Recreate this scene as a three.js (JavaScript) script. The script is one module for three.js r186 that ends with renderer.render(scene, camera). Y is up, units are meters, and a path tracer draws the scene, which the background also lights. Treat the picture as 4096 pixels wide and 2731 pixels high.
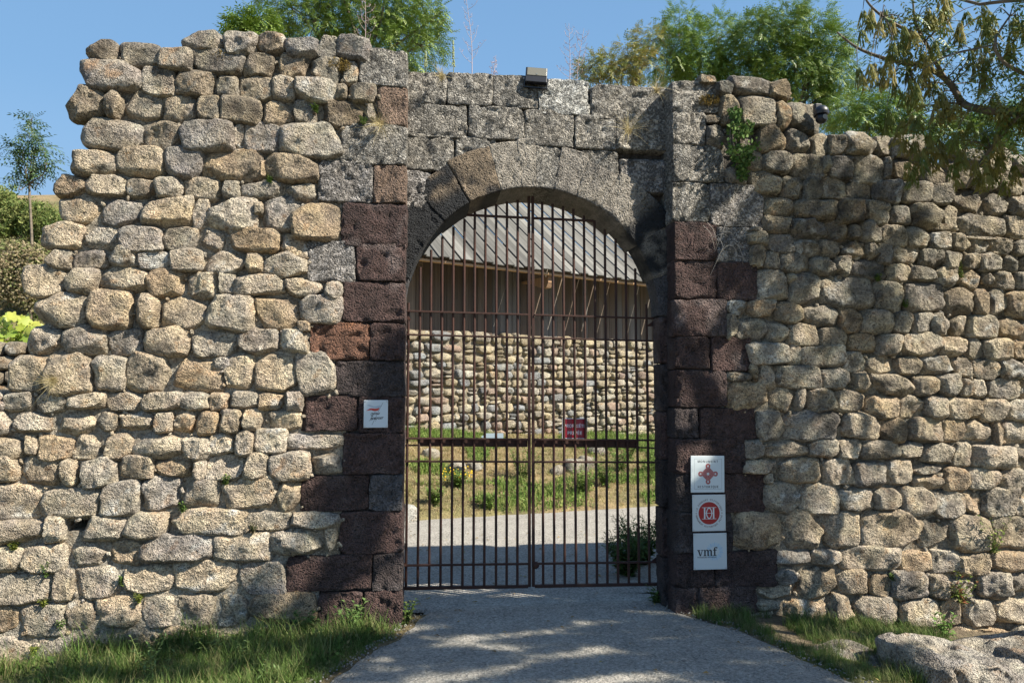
import * as THREE from 'three';
import { mergeGeometries } from 'three/addons/utils/BufferGeometryUtils.js';
import { RoundedBoxGeometry } from 'three/addons/geometries/RoundedBoxGeometry.js';

// ------------------------------------------------------------------ camera, sky, sun, exposure
const scene = new THREE.Scene();
const camera = new THREE.PerspectiveCamera(52.2, 1024 / 682, 0.05, 400);
camera.position.set(0, 2.04, 6.15);
{
  const yaw = THREE.MathUtils.degToRad(7), pitch = THREE.MathUtils.degToRad(3.6);
  camera.lookAt(Math.sin(yaw) * Math.cos(pitch) * 10, 2.04 + Math.sin(pitch) * 10, 6.15 - Math.cos(yaw) * Math.cos(pitch) * 10);
}
const SUN = new THREE.Vector3(0.64, 0.68, 0.36).normalize();
const renderer = new THREE.WebGLRenderer({ antialias: true });
renderer.setSize(1024, 682);
renderer.toneMapping = THREE.LinearToneMapping;
renderer.toneMappingExposure = 2.05;
renderer.shadowMap.enabled = true;
{
  const w = 512, h = 256, px = new Float32Array(w * h * 4), d = new THREE.Vector3();
  const hor = [0.235, 0.325, 0.42], low = [0.128, 0.242, 0.398], zen = [0.05, 0.11, 0.24];
  for (let j = 0; j < h; j++) for (let i = 0; i < w; i++) {
    const el = ((j + 0.5) / h - 0.5) * Math.PI, az = ((i + 0.5) / w - 0.5) * Math.PI * 2;
    d.set(Math.cos(az) * Math.cos(el), Math.sin(el), Math.sin(az) * Math.cos(el));
    const e = Math.max(0, d.y), c = Math.max(0, d.dot(SUN));
    const g = 0.22 * Math.pow(c, 5) + 0.8 * Math.pow(c, 60);
    const k1 = Math.min(1, Math.pow(e / 0.36, 0.6)), k2 = Math.max(0, Math.min(1, (e - 0.3) / 0.7));
    for (let n = 0; n < 3; n++) {
      let v = hor[n] + (low[n] - hor[n]) * k1; v += (zen[n] - v) * k2;
      px[(j * w + i) * 4 + n] = v + g * [0.62, 0.66, 0.72][n];
    }
    px[(j * w + i) * 4 + 3] = 1;
  }
  const sky = new THREE.DataTexture(px, w, h, THREE.RGBAFormat, THREE.FloatType);
  sky.mapping = THREE.EquirectangularReflectionMapping; sky.magFilter = THREE.LinearFilter; sky.needsUpdate = true;
  scene.background = sky; scene.environment = sky;
}
const sun = new THREE.DirectionalLight(new THREE.Color(1, 0.93, 0.80), 5.0);
sun.position.copy(SUN).multiplyScalar(40); sun.castShadow = true;
Object.assign(sun.shadow.camera, { left: -25, right: 25, top: 25, bottom: -25, near: 1, far: 120 });
sun.shadow.mapSize.set(4096, 4096);
scene.add(sun, sun.target);

// ------------------------------------------------------------------ helpers
function rng(seed) { let a = seed >>> 0; return () => { a |= 0; a = a + 0x6D2B79F5 | 0; let t = Math.imul(a ^ a >>> 15, 1 | a); t = t + Math.imul(t ^ t >>> 7, 61 | t) ^ t; return ((t ^ t >>> 14) >>> 0) / 4294967296; }; }
const R = rng(20240917);
const rr = (a, b, r = R) => a + (b - a) * r();
const mul = (c, k) => c.map((v) => v * k);
const clamp = (x, a = 0, b = 1) => Math.min(b, Math.max(a, x));
const sstep = (a, b, x) => { const t = clamp((x - a) / (b - a)); return t * t * (3 - 2 * t); };
function h3(x, y, z) { let h = Math.imul(x, 374761393) ^ Math.imul(y, 668265263) ^ Math.imul(z, 2147483647 - 1274126177); h = Math.imul(h ^ h >>> 13, 1274126177); return ((h ^ h >>> 16) >>> 0) / 4294967296; }
function vn(x, y, z) {
  const xi = Math.floor(x), yi = Math.floor(y), zi = Math.floor(z), s = (t) => t * t * (3 - 2 * t), u = s(x - xi), v = s(y - yi), w = s(z - zi);
  const l = (a, b, t) => a + (b - a) * t;
  return l(l(l(h3(xi, yi, zi), h3(xi + 1, yi, zi), u), l(h3(xi, yi + 1, zi), h3(xi + 1, yi + 1, zi), u), v), l(l(h3(xi, yi, zi + 1), h3(xi + 1, yi, zi + 1), u), l(h3(xi, yi + 1, zi + 1), h3(xi + 1, yi + 1, zi + 1), u), v), w) * 2 - 1;
}
const fbm = (x, y, z, o = 3) => { let s = 0, a = 0.5, f = 1; for (let i = 0; i < o; i++) { s += a * vn(x * f, y * f, z * f); a *= 0.5; f *= 2.1; } return s; };
const used = {}, NAMES = new WeakMap();
function numbered(n) { const k = used[n] = (used[n] ?? -1) + 1; return k ? n + '_' + String(k).padStart(3, '0') : n; }
function shade(o) { o.traverse((m) => { if (m.isMesh) { m.castShadow = true; m.receiveShadow = true; } }); return o; }
function thing(name, label, category, pos = [0, 0, 0], group) {
  const o = new THREE.Group(); o.name = numbered(name); o.position.set(...pos); o.userData = { label, category };
  if (group) o.userData.group = group;
  scene.add(o); return o;
}
function part(name, geo, mat, parent, label) {
  const m = new THREE.Mesh(geo, mat); m.castShadow = m.receiveShadow = true;
  if (!NAMES.has(parent)) NAMES.set(parent, {});
  const c = NAMES.get(parent);
  const k = c[name] = (c[name] ?? -1) + 1; m.name = k ? name + '_' + String(k).padStart(3, '0') : name;
  if (label) m.userData.label = label;
  parent.add(m); return m;
}
function stuffPart(name, geo, mat, mats, parent, colors) {   // many small copies as one part or one top-level object
  const m = new THREE.InstancedMesh(geo, mat, mats.length); m.name = parent === scene ? numbered(name) : name;
  mats.forEach((q, i) => m.setMatrixAt(i, q)); if (colors) colors.forEach((c, i) => m.setColorAt(i, c));
  m.castShadow = m.receiveShadow = true; m.userData.kind = 'stuff'; parent.add(m); return m;
}
function struct(name, geo, mat) { const m = new THREE.Mesh(geo, mat); m.name = numbered(name); m.userData.kind = 'structure'; m.receiveShadow = m.castShadow = true; scene.add(m); return m; }
const M4 = (p, e, s) => new THREE.Matrix4().compose(p, new THREE.Quaternion().setFromEuler(e), typeof s === 'number' ? new THREE.Vector3(s, s, s) : s);
const V = (x, y, z) => new THREE.Vector3(x, y, z);
function tube(pts, r0, r1, seg = 6, rad = 6) {      // tapered tube along points
  const c = new THREE.CatmullRomCurve3(pts.map((p) => p.isVector3 ? p : V(...p))), n = seg * (pts.length - 1);
  const g = new THREE.TubeGeometry(c, n, 1, rad, false), a = g.attributes.position, q = V(0, 0, 0), o = c.getPointAt ? c : c;
  for (let i = 0; i <= n; i++) { o.getPointAt(i / n, q); const k = r0 + (r1 - r0) * i / n; for (let j = 0; j <= rad; j++) { const t = i * (rad + 1) + j; a.setXYZ(t, q.x + (a.getX(t) - q.x) * k, q.y + (a.getY(t) - q.y) * k, q.z + (a.getZ(t) - q.z) * k); } }
  const uv = g.attributes.uv, L = c.getLength(); for (let i = 0; i < uv.count; i++) uv.setXY(i, uv.getX(i) * L, uv.getY(i) * 0.2);
  g.computeVertexNormals(); return g;
}
function box(w, h, d, x = 0, y = 0, z = 0) { const g = new THREE.BoxGeometry(w, h, d); g.translate(x, y, z); return g; }
function tint(geo, fn) {                              // vertex colours: fn(x, y, z) -> [r, g, b] linear
  const p = geo.attributes.position, c = new Float32Array(p.count * 3);
  for (let i = 0; i < p.count; i++) { const q = fn(p.getX(i), p.getY(i), p.getZ(i), i); c.set(q, i * 3); }
  geo.setAttribute('color', new THREE.BufferAttribute(c, 3)); return geo;
}

// ------------------------------------------------------------------ textures (tileable noise)
function lattice(n, per, seed, out, amp) {
  const r = rng(seed), g = new Float32Array(per * per); for (let i = 0; i < g.length; i++) g[i] = r();
  const s = per / n;
  for (let y = 0; y < n; y++) {
    const fy = y * s, y0 = Math.floor(fy), ty = fy - y0, sy = ty * ty * (3 - 2 * ty), a = (y0 % per) * per, b = ((y0 + 1) % per) * per;
    for (let x = 0; x < n; x++) {
      const fx = x * s, x0 = Math.floor(fx), tx = fx - x0, sx = tx * tx * (3 - 2 * tx), x1 = (x0 + 1) % per, xm = x0 % per;
      const p = g[a + xm] + (g[a + x1] - g[a + xm]) * sx, q = g[b + xm] + (g[b + x1] - g[b + xm]) * sx;
      out[y * n + x] += amp * (p + (q - p) * sy);
    }
  }
}
function noiseMap(n, per, oct, seed) {
  const o = new Float32Array(n * n); let a = 0.5, t = 0;
  for (let i = 0; i < oct && per <= n; i++) { lattice(n, per, seed + i * 17, o, a); t += a; a *= 0.55; per *= 2; }
  for (let i = 0; i < o.length; i++) o[i] /= t;
  return o;
}
function pitMap(n, per, rmin, rmax, seed) {           // round holes: 1 in a hole's middle, 0 outside
  const r = rng(seed), o = new Float32Array(n * n), s = n / per;
  for (let j = 0; j < per; j++) for (let i = 0; i < per; i++) {
    const cx = (i + r()) * s, cy = (j + r()) * s, rad = s * (rmin + (rmax - rmin) * r() ** 2), ex = 0.7 + 0.6 * r(), k = Math.ceil(rad * 1.4);
    for (let y = -k; y <= k; y++) for (let x = -k; x <= k; x++) {
      const d = Math.hypot(x / ex, y * ex) / rad; if (d >= 1) continue;
      const t = ((Math.floor(cy + y) + n) % n) * n + (Math.floor(cx + x) + n) % n; o[t] = Math.max(o[t], 1 - d * d);
    }
  }
  return o;
}
function tex(n, fn, srgb, m = n) {                    // fn(index, x, y) -> [r, g, b] linear 0..1
  const d = new Uint8Array(n * m * 4), e = (v) => 255 * clamp(srgb ? (v <= 0.0031308 ? v * 12.92 : 1.055 * Math.pow(v, 1 / 2.4) - 0.055) : v);
  for (let i = 0; i < n * m; i++) { const c = fn(i, i % n, Math.floor(i / n)); d[i * 4] = e(c[0]); d[i * 4 + 1] = e(c[1]); d[i * 4 + 2] = e(c[2]); d[i * 4 + 3] = 255; }
  const t = new THREE.DataTexture(d, n, m, THREE.RGBAFormat); t.wrapS = t.wrapT = THREE.RepeatWrapping; t.magFilter = THREE.LinearFilter; t.minFilter = THREE.LinearMipmapLinearFilter; t.generateMipmaps = true;
  if (srgb) t.colorSpace = THREE.SRGBColorSpace; t.needsUpdate = true; return t;
}
const T = {};
{
  const n = 1024, big = noiseMap(n, 5, 6, 11), mid = noiseMap(n, 48, 3, 12), fine = noiseMap(n, 170, 2, 13), warm = noiseMap(n, 4, 5, 14), crust = noiseMap(n, 9, 6, 15), och = noiseMap(n, 12, 4, 16), pits = pitMap(n, 70, 0.05, 0.42, 17);
  T.grain = tex(n, (i) => {
    let v = 0.76 + 0.34 * (big[i] - 0.5) + 0.75 * (mid[i] - 0.5) + 0.95 * (fine[i] - 0.5) - 0.34 * pits[i];
    const dk = sstep(0.56, 0.66, crust[i]); v *= 1 - 0.30 * dk;
    const w = (warm[i] - 0.5) * 1.3, o = sstep(0.68, 0.76, och[i]) * 0.5, l = sstep(0.70, 0.78, crust[(i * 7 + 5000) % (n * n)]) * 0;
    return [v * (1 + 0.16 * w) + o * 0.12 + l, v * (1 + 0.01 * w) - o * 0.02, v * (1 - 0.20 * w) - o * 0.14];
  }, true);
  T.grainBump = tex(n, (i) => { const v = 0.25 + 0.35 * mid[i] + 0.22 * fine[i] + 0.3 * big[i] - 0.3 * pits[i]; return [v, v, v]; });
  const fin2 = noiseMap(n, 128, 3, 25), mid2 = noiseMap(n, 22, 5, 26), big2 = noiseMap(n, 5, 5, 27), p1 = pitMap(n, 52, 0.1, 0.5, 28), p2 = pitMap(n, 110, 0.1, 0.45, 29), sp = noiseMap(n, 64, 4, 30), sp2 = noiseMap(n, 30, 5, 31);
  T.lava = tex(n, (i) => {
    const v = 0.72 + 0.5 * (mid2[i] - 0.5) + 0.5 * (fin2[i] - 0.5) + 0.25 * (big2[i] - 0.5) - 0.30 * Math.max(p1[i], p2[i]), s = sstep(0.70, 0.76, sp[i]) * 0.30;  // pits darkened in the colour, mostly standing in for shade inside them
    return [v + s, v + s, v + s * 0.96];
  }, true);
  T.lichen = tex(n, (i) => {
    let v = 0.36 + 0.30 * (mid2[i] - 0.5) + 0.5 * (fin2[i] - 0.5) - 0.18 * Math.max(p1[i], p2[i]);  // shade of the pits painted into this colour as well, more faintly
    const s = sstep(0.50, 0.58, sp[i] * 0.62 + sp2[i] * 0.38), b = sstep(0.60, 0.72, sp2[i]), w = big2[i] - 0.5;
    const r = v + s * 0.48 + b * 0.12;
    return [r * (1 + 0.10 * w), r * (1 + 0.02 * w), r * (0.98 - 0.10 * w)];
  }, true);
  T.lavaBump = tex(n, (i) => { const v = 0.62 + 0.35 * (mid2[i] - 0.5) + 0.4 * (fin2[i] - 0.5) - 0.45 * Math.max(p1[i], 0.7 * p2[i]); return [v, v, v]; });
  const a1 = noiseMap(n, 84, 3, 41), a2 = noiseMap(n, 8, 5, 42), a3 = noiseMap(n, 500, 1, 43);
  T.road = tex(n, (i) => { const v = 0.62 + 0.8 * (a1[i] - 0.5) + 0.5 * (a3[i] - 0.5) + 0.25 * (a2[i] - 0.5); return [v, v * 0.97, v * 0.92]; }, true);
  T.roadBump = tex(n, (i) => { const v = a1[i]; return [v, v, v]; });
  const s1 = noiseMap(n, 6, 7, 51), s2 = noiseMap(n, 90, 3, 52);
  T.soil = tex(n, (i) => { const v = 0.6 + 0.5 * (s1[i] - 0.5) + 0.6 * (s2[i] - 0.5), g = s1[(i * 3 + 777) % (n * n)] - 0.5; return [v, v * (0.92 + 0.1 * g), v * 0.8]; }, true);
  T.soilBump = tex(n, (i) => { const v = 0.5 * s1[i] + 0.5 * s2[i]; return [v, v, v]; });
  // timber: long grain along v; u across
  const m = 512, wr = rng(61), col = new Float32Array(m); for (let o = 4; o <= 256; o *= 2) { const k = Array.from({ length: o + 1 }, () => wr() - 0.5); k[o] = k[0]; for (let x = 0; x < m; x++) { const f = x / m * o, q = Math.floor(f), t = f - q; col[x] += (k[q] * (1 - t) + k[q + 1] * t) * 0.9 / Math.sqrt(o); } }
  const wv = noiseMap(m, 6, 5, 62), wf = noiseMap(m, 64, 3, 63);
  const woodAt = (i) => { const x = i % m, y = Math.floor(i / m), sx = Math.floor(x + 14 * (wv[((y >> 2) % m) * m + (x >> 1)] - 0.5) + m) % m, st = wv[((y >> 1) % m) * m + x]; return 0.66 + 1.1 * col[sx] + 0.28 * (st - 0.5) + 0.22 * (wf[((y >> 3) % m) * m + x] - 0.5); };
  T.wood = tex(m, (i) => { const v = woodAt(i); return [v, v * 0.985, v * 0.965]; }, true);
  T.woodBump = tex(m, (i) => { const v = woodAt(i); return [v, v, v]; });
  const rs = noiseMap(512, 10, 6, 71), rf = noiseMap(512, 100, 2, 72);
  T.rust = tex(512, (i) => { const r = sstep(0.42, 0.62, rs[i]), v = 0.75 + 0.5 * (rf[i] - 0.5); return [v * (0.55 + 0.45 * r), v * (0.48 + 0.12 * r), v * (0.47 - 0.07 * r)]; }, true);
}
const rep = (t, s) => { const c = t.clone(); c.repeat.set(s, s); c.needsUpdate = true; return c; };
const std = (o) => new THREE.MeshStandardMaterial({ roughness: 0.95, ...o });
const MAT = {
  stone: std({ vertexColors: true, map: rep(T.grain, 0.9), bumpMap: rep(T.grainBump, 0.9), bumpScale: 0.055 }),
  mortar: std({ vertexColors: true, map: rep(T.grain, 1.3), bumpMap: rep(T.grainBump, 1.3), bumpScale: 0.045 }),
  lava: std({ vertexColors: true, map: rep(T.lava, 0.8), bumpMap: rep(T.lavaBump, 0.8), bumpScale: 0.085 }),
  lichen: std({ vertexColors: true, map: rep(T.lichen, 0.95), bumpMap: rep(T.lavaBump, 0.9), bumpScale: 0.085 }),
  road: std({ map: rep(T.road, 0.8), bumpMap: rep(T.roadBump, 0.8), bumpScale: 0.012, color: new THREE.Color().setRGB(0.47, 0.45, 0.42) }),
  soil: std({ vertexColors: true, map: rep(T.soil, 0.5), bumpMap: rep(T.soilBump, 0.5), bumpScale: 0.04 }),
  wood: std({ vertexColors: true, map: T.wood, bumpMap: T.woodBump, bumpScale: 0.006 }),
  iron: std({ map: rep(T.rust, 2), color: new THREE.Color().setRGB(0.085, 0.045, 0.036), roughness: 0.75, metalness: 0.15, bumpMap: rep(T.rust, 3), bumpScale: 0.0015 }),
  black: std({ color: new THREE.Color().setRGB(0.012, 0.013, 0.018), roughness: 0.45 }),
  steel: std({ color: new THREE.Color().setRGB(0.5, 0.5, 0.52), roughness: 0.35, metalness: 0.9 }),
  bark: std({ map: rep(T.wood, 2.2), bumpMap: rep(T.woodBump, 2.2), bumpScale: 0.01, color: new THREE.Color().setRGB(0.20, 0.165, 0.125) }),
};
const leafMat = (r, g, b, tr = 0.35, rough = 0.6) => new THREE.MeshPhysicalMaterial({ color: new THREE.Color().setRGB(r, g, b), roughness: rough, transmission: tr, thickness: 0, specularIntensity: rough > 0.5 ? 0.25 : 0.7, side: THREE.DoubleSide });

// ------------------------------------------------------------------ the coursing of the walls as measured: left, right, bottom, top of every stone in centimetres
const LEFT_COURSES = [
  [[-288,-264,478,497], [-263,-229,476,497], [-229,-202,474,493], [-211,-177,493,511], [-176,-150,491,511], [-148,-126,493,512], [-125,-98,492,510], [-98,-81,490,512], [-80,-53,493,513]],  // course
  [[-292,-245,454,480], [-244,-216,451,476], [-216,-184,452,474], [-201,-160,473,495], [-160,-135,473,494], [-132,-104,472,495], [-102,-77,469,492], [-75,-62,470,491]],  // course
  [[-183,-164,452,473], [-163,-136,452,473], [-136,-116,452,474], [-115,-82,453,472], [-82,-71,456,470], [-70,-46,454,471]],  // course
  [[-301,-273,429,456], [-272,-258,430,455], [-256,-227,430,459], [-225,-197,428,452], [-197,-179,430,453], [-178,-145,429,454], [-146,-119,429,452], [-117,-99,432,454], [-97,-58,431,457], [-57,-46,435,455]],  // course
  [[-289,-244,403,429], [-242,-211,404,429], [-209,-167,404,430], [-167,-158,409,429], [-158,-128,405,431], [-127,-77,402,432]],  // course
  [[-297,-262,380,402], [-262,-223,381,407], [-221,-193,380,407], [-191,-143,380,406], [-140,-97,381,404], [-144,-139,382,399]],  // course
  [[-309,-285,363,380], [-285,-254,364,380], [-253,-230,363,381], [-230,-208,362,380], [-207,-178,362,382], [-175,-161,364,381], [-160,-123,365,381], [-122,-97,361,380]],  // course
  [[-305,-273,339,363], [-272,-240,336,365], [-239,-200,338,363], [-200,-185,336,363], [-185,-146,337,364], [-148,-141,350,361], [-141,-112,337,366], [-116,-75,330,360]],  // course
  [[-318,-285,318,339], [-285,-258,317,337], [-257,-223,316,337], [-222,-196,316,338], [-194,-171,317,336], [-168,-127,318,338], [-126,-103,315,335]],  // course
  [[-312,-293,299,316], [-293,-264,301,317], [-263,-240,302,322], [-240,-215,301,316], [-215,-190,300,319], [-188,-156,299,318], [-155,-140,299,317], [-139,-104,296,318]],  // course
  [[-329,-300,277,303], [-298,-272,280,301], [-271,-234,282,302], [-233,-205,278,302], [-202,-177,277,300], [-176,-162,282,299], [-162,-123,281,298], [-122,-92,280,295], [-88,-73,279,293]],  // course
  [[-318,-280,253,280], [-279,-246,251,283], [-242,-224,252,280], [-223,-184,251,278], [-183,-147,251,282], [-146,-108,252,282], [-107,-73,258,281]],  // course
  [[-326,-298,229,253], [-297,-265,230,254], [-264,-237,229,251], [-233,-199,228,252], [-196,-161,228,250], [-159,-125,231,253], [-124,-101,231,252], [-110,-100,250,259]],  // course
  [[-338,-310,198,228], [-309,-275,197,231], [-274,-249,201,228], [-247,-214,199,230], [-212,-172,197,228], [-172,-146,199,230], [-178,-166,217,227], [-144,-111,199,231], [-111,-79,196,232]],  // course
  [[-367,-342,183,199], [-342,-318,182,198], [-316,-293,182,198], [-292,-264,185,197], [-263,-235,183,198], [-234,-204,183,198], [-205,-181,183,198], [-181,-166,183,198], [-163,-142,185,199], [-141,-121,183,198], [-120,-105,182,198]],  // course
  [[-369,-335,163,181], [-333,-305,164,182], [-305,-269,162,183], [-268,-252,166,182], [-251,-224,166,182], [-223,-210,165,181], [-209,-191,164,183], [-190,-173,163,182], [-171,-155,164,183], [-156,-136,166,185], [-135,-106,165,182]],  // course
  [[-363,-325,141,161], [-324,-314,148,164], [-313,-288,142,162], [-288,-265,143,163], [-264,-241,143,164], [-241,-202,143,165], [-201,-179,142,161], [-180,-161,146,163], [-159,-144,145,165], [-144,-118,147,167], [-117,-71,147,164]],  // course
  [[-360,-328,126,147], [-326,-296,122,147], [-296,-283,122,143], [-281,-254,120,146], [-249,-224,128,146], [-223,-194,127,142], [-193,-182,126,141], [-181,-151,125,145], [-150,-132,126,147], [-131,-98,124,147], [-96,-71,128,146]],  // course
  [[-367,-309,95,124], [-309,-266,96,121], [-263,-235,98,125], [-235,-203,100,127], [-199,-170,102,126], [-167,-125,99,127], [-125,-106,98,124]],  // course
  [[-360,-306,76,95], [-305,-291,76,98], [-275,-245,77,97], [-244,-211,78,99], [-207,-144,80,101], [-149,-114,82,98], [-113,-73,83,97]],  // course
  [[-359,-324,54,75], [-322,-289,54,75], [-288,-259,56,76], [-257,-231,56,77], [-229,-176,58,80], [-174,-130,58,81], [-130,-88,61,82], [-86,-74,62,84]],  // course
  [[-358,-299,28,53], [-298,-283,30,54], [-281,-247,31,56], [-244,-207,34,56], [-205,-155,33,59], [-154,-116,30,58]],  // course
  [[-362,-320,5,28], [-320,-289,2,28], [-289,-263,6,31], [-265,-231,7,33], [-230,-204,6,33], [-202,-172,5,32], [-170,-146,2,31], [-144,-91,4,30]],  // course
  [[-356,-311,-20,3], [-309,-274,-21,4], [-274,-221,-24,5], [-220,-189,-18,5], [-189,-146,-20,2], [-146,-93,-20,3]],  // course
];
const RIGHT_COURSES = [
  [[253,269,488,496], [269,284,477,489], [285,328,479,496], [323,343,476,494]],  // course
  [[259,274,450,458], [273,291,451,477], [291,327,449,479], [328,342,448,476], [343,376,447,477]],  // course
  [[260,276,427,451], [293,307,426,452], [307,336,423,451], [337,363,424,449], [363,383,422,446], [384,398,426,445], [398,430,426,447], [431,448,426,446], [449,482,426,447]],  // course
  [[296,314,405,425], [314,343,405,425], [344,375,400,424], [374,381,407,422], [381,408,402,425], [407,438,398,426], [438,444,405,424], [445,477,401,424], [478,502,400,421], [503,532,398,421], [518,547,420,436], [546,574,416,437], [575,602,416,434]],  // course
  [[278,301,391,409], [300,332,386,406], [331,355,380,405], [355,373,380,400], [372,399,381,404], [398,426,379,401], [427,454,380,402], [455,487,381,401], [487,510,380,401], [533,559,396,418], [560,589,392,415], [509,547,374,398]],  // course
  [[315,347,363,382], [348,390,361,380], [390,417,359,381], [418,443,358,382], [443,465,359,378], [465,498,355,380], [498,516,353,380], [545,571,372,394], [572,598,369,391], [515,564,349,374], [564,584,350,370]],  // course
  [[314,340,347,363], [341,377,343,362], [377,398,341,362], [399,412,344,357], [412,432,340,362], [432,458,337,358], [458,483,337,357], [566,595,347,370], [485,511,353,362], [512,562,346,349]],  // course
  [[298,318,335,348], [298,313,347,352], [318,346,328,346], [345,371,325,342], [372,391,325,342], [391,418,324,341], [417,430,324,341], [429,442,320,339], [442,473,321,342], [484,508,335,353], [507,524,334,352], [525,547,332,351], [546,569,331,349], [570,594,331,347]],  // course
  [[300,314,315,336], [313,331,313,330], [330,359,310,329], [359,385,308,325], [385,401,308,326], [402,437,305,324], [473,498,318,338], [499,519,317,335], [519,535,317,332], [534,559,315,332], [560,579,315,333], [579,598,315,331]],  // course
  [[306,339,283,313], [337,346,300,309], [340,370,281,311], [370,422,277,308], [438,462,303,320], [462,488,305,318], [489,513,300,319], [513,537,297,316], [538,549,299,314], [549,572,298,315], [572,596,297,316]],  // course
  [[422,455,275,304], [456,498,275,301], [498,527,272,299], [528,542,273,297], [542,563,273,298], [564,594,270,297]],  // course
  [[276,297,269,283], [297,324,267,284], [324,351,262,282], [350,389,259,280], [389,408,254,277], [408,442,253,276], [442,461,254,274], [462,482,255,274], [482,500,252,273], [501,524,251,271], [522,550,250,272], [550,577,248,271], [578,600,247,270]],  // course
  [[276,284,249,269], [284,316,245,269], [316,335,244,264], [337,366,241,261], [366,395,238,258], [397,424,236,253], [424,448,233,252], [449,491,232,254], [491,518,231,251], [518,536,230,250], [537,565,229,249], [566,590,228,247]],  // course
  [[297,334,224,244], [334,349,222,243], [349,391,222,241], [391,412,217,236], [413,443,215,234], [444,470,213,231], [471,503,214,233], [503,525,213,230], [525,551,210,230], [551,576,210,229]],  // course
  [[275,300,208,216], [297,305,210,224], [305,323,201,223], [323,365,202,222], [365,395,201,220], [395,421,198,217], [421,461,195,214], [461,487,194,212], [488,509,193,214], [510,521,193,210], [522,538,192,210], [539,572,191,210], [573,592,191,210]],  // course
  [[276,315,181,207], [316,342,179,203], [342,354,180,202], [354,380,180,201], [380,412,178,200], [413,444,172,194], [445,472,172,194], [473,494,172,193], [495,529,171,192], [529,559,170,191], [559,586,169,190]],  // course
  [[303,329,154,180], [330,388,153,180], [389,423,154,178], [423,456,150,173], [457,489,151,173], [490,510,150,170], [510,542,147,172], [543,552,146,168], [553,586,146,168]],  // course
  [[291,308,136,153], [309,352,138,152], [354,382,137,154], [382,405,136,153], [405,443,135,153], [443,470,134,150], [470,500,131,150], [500,520,127,148], [521,564,125,146], [565,588,123,142]],  // course
  [[290,315,123,135], [324,367,114,136], [368,399,111,135], [399,428,109,132], [429,457,109,133], [459,489,120,129], [458,490,106,120], [490,515,104,126], [515,547,105,125], [548,582,102,123], [309,317,114,123], [315,321,115,135]],  // course
  [[309,344,86,114], [345,382,85,112], [383,416,87,108], [417,443,88,107], [445,476,82,108], [478,510,78,104], [510,529,82,101], [530,564,79,105], [564,586,78,96]],  // course
  [[278,324,55,88], [326,367,53,86], [368,402,53,86], [404,461,52,87], [461,491,51,80], [494,534,47,79], [536,580,49,78]],  // course
  [[319,354,36,53], [354,384,37,53], [385,441,32,56], [442,473,28,49], [474,502,28,48], [502,533,25,45], [535,578,26,45]],  // course
  [[319,338,22,36], [339,378,8,34], [379,411,12,34], [411,431,8,28], [432,467,6,30], [469,487,4,26], [488,521,3,24], [521,553,3,28], [554,579,7,25]],  // course
  [[299,335,10,22], [299,324,-1,9], [324,369,-12,8], [370,395,-16,12], [397,440,-20,9], [440,479,-20,4], [480,504,-24,4], [506,534,-24,2], [536,568,-23,2]],  // course
  [[290,313,-15,-2], [313,353,-29,-12], [354,381,-31,-15], [382,403,-35,-18], [405,424,-37,-20], [425,451,-39,-20], [455,493,-43,-23], [494,550,-45,-22], [552,574,-47,-24]],  // course
];
const LEFT_QUOINS = [
  [-62, -19, 470, 504, 'grey'],
  [-45, -19, 435, 470, 'brown'],
  [-77, -19, 399, 435, 'grey'],
  [-96, -48, 364, 401, 'pale'],
  [-48, -19, 365, 399, 'brown'],
  [-75, -18, 325, 364, 'plum'],
  [-104, -63, 293, 330, 'pale'],
  [-62, -19, 295, 329, 'plum'],
  [-73, -19, 259, 294, 'plum'],
  [-100, -49, 226, 258, 'rust'],
  [-49, -19, 226, 258, 'plum'],
  [-78, -19, 194, 225, 'dark'],
  [-106, -59, 165, 195, 'plum'],
  [-58, -19, 163, 194, 'plum'],
  [-71, -19, 128, 163, 'plum'],
  [-106, -48, 97, 127, 'plum'],
  [-48, -20, 96, 127, 'slate'],
  [-73, -19, 60, 96, 'plum'],
  [-116, -45, 30, 60, 'plum'],
  [-44, -19, 29, 60, 'dark'],
  [-89, -53, -5, 29, 'plum'],
  [-51, -19, -6, 29, 'plum'],
];
const RIGHT_QUOINS = [
  [227, 274, 460, 491, 'grey'],
  [227, 260, 429, 460, 'grey'],
  [227, 277, 394, 429, 'grey'],
  [226, 262, 356, 393, 'grey'],
  [262, 315, 352, 393, 'pale'],
  [227, 268, 320, 356, 'plum'],
  [268, 302, 318, 352, 'pale'],
  [227, 268, 284, 320, 'plum'],
  [268, 307, 283, 319, 'plum'],
  [226, 278, 249, 284, 'plum'],
  [226, 260, 219, 249, 'plum'],
  [261, 299, 217, 249, 'plum'],
  [226, 276, 184, 218, 'plum'],
  [225, 248, 156, 183, 'dark'],
  [249, 303, 154, 183, 'plum'],
  [225, 292, 124, 155, 'plum'],
  [225, 270, 89, 124, 'dark'],
  [270, 311, 88, 123, 'plum'],
  [224, 278, 53, 89, 'dark'],
  [224, 260, 22, 53, 'plum'],
  [261, 321, 21, 53, 'plum'],
  [223, 245, -7, 22, 'plum'],
  [245, 300, -9, 22, 'plum'],
];
const UPPER_BLOCKS = [
  [-29, 17, 464, 494, 'grey'],
  [17, 60, 465, 496, 'grey'],
  [60, 103, 465, 496, 'grey'],
  [103, 153, 460, 495, 'white'],
  [154, 236, 459, 492, 'grey'],
  [-29, 36, 433, 464, 'grey'],
  [37, 90, 434, 465, 'grey'],
  [90, 137, 429, 464, 'grey'],
  [138, 178, 428, 461, 'grey'],
  [178, 235, 429, 460, 'grey'],
];

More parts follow.
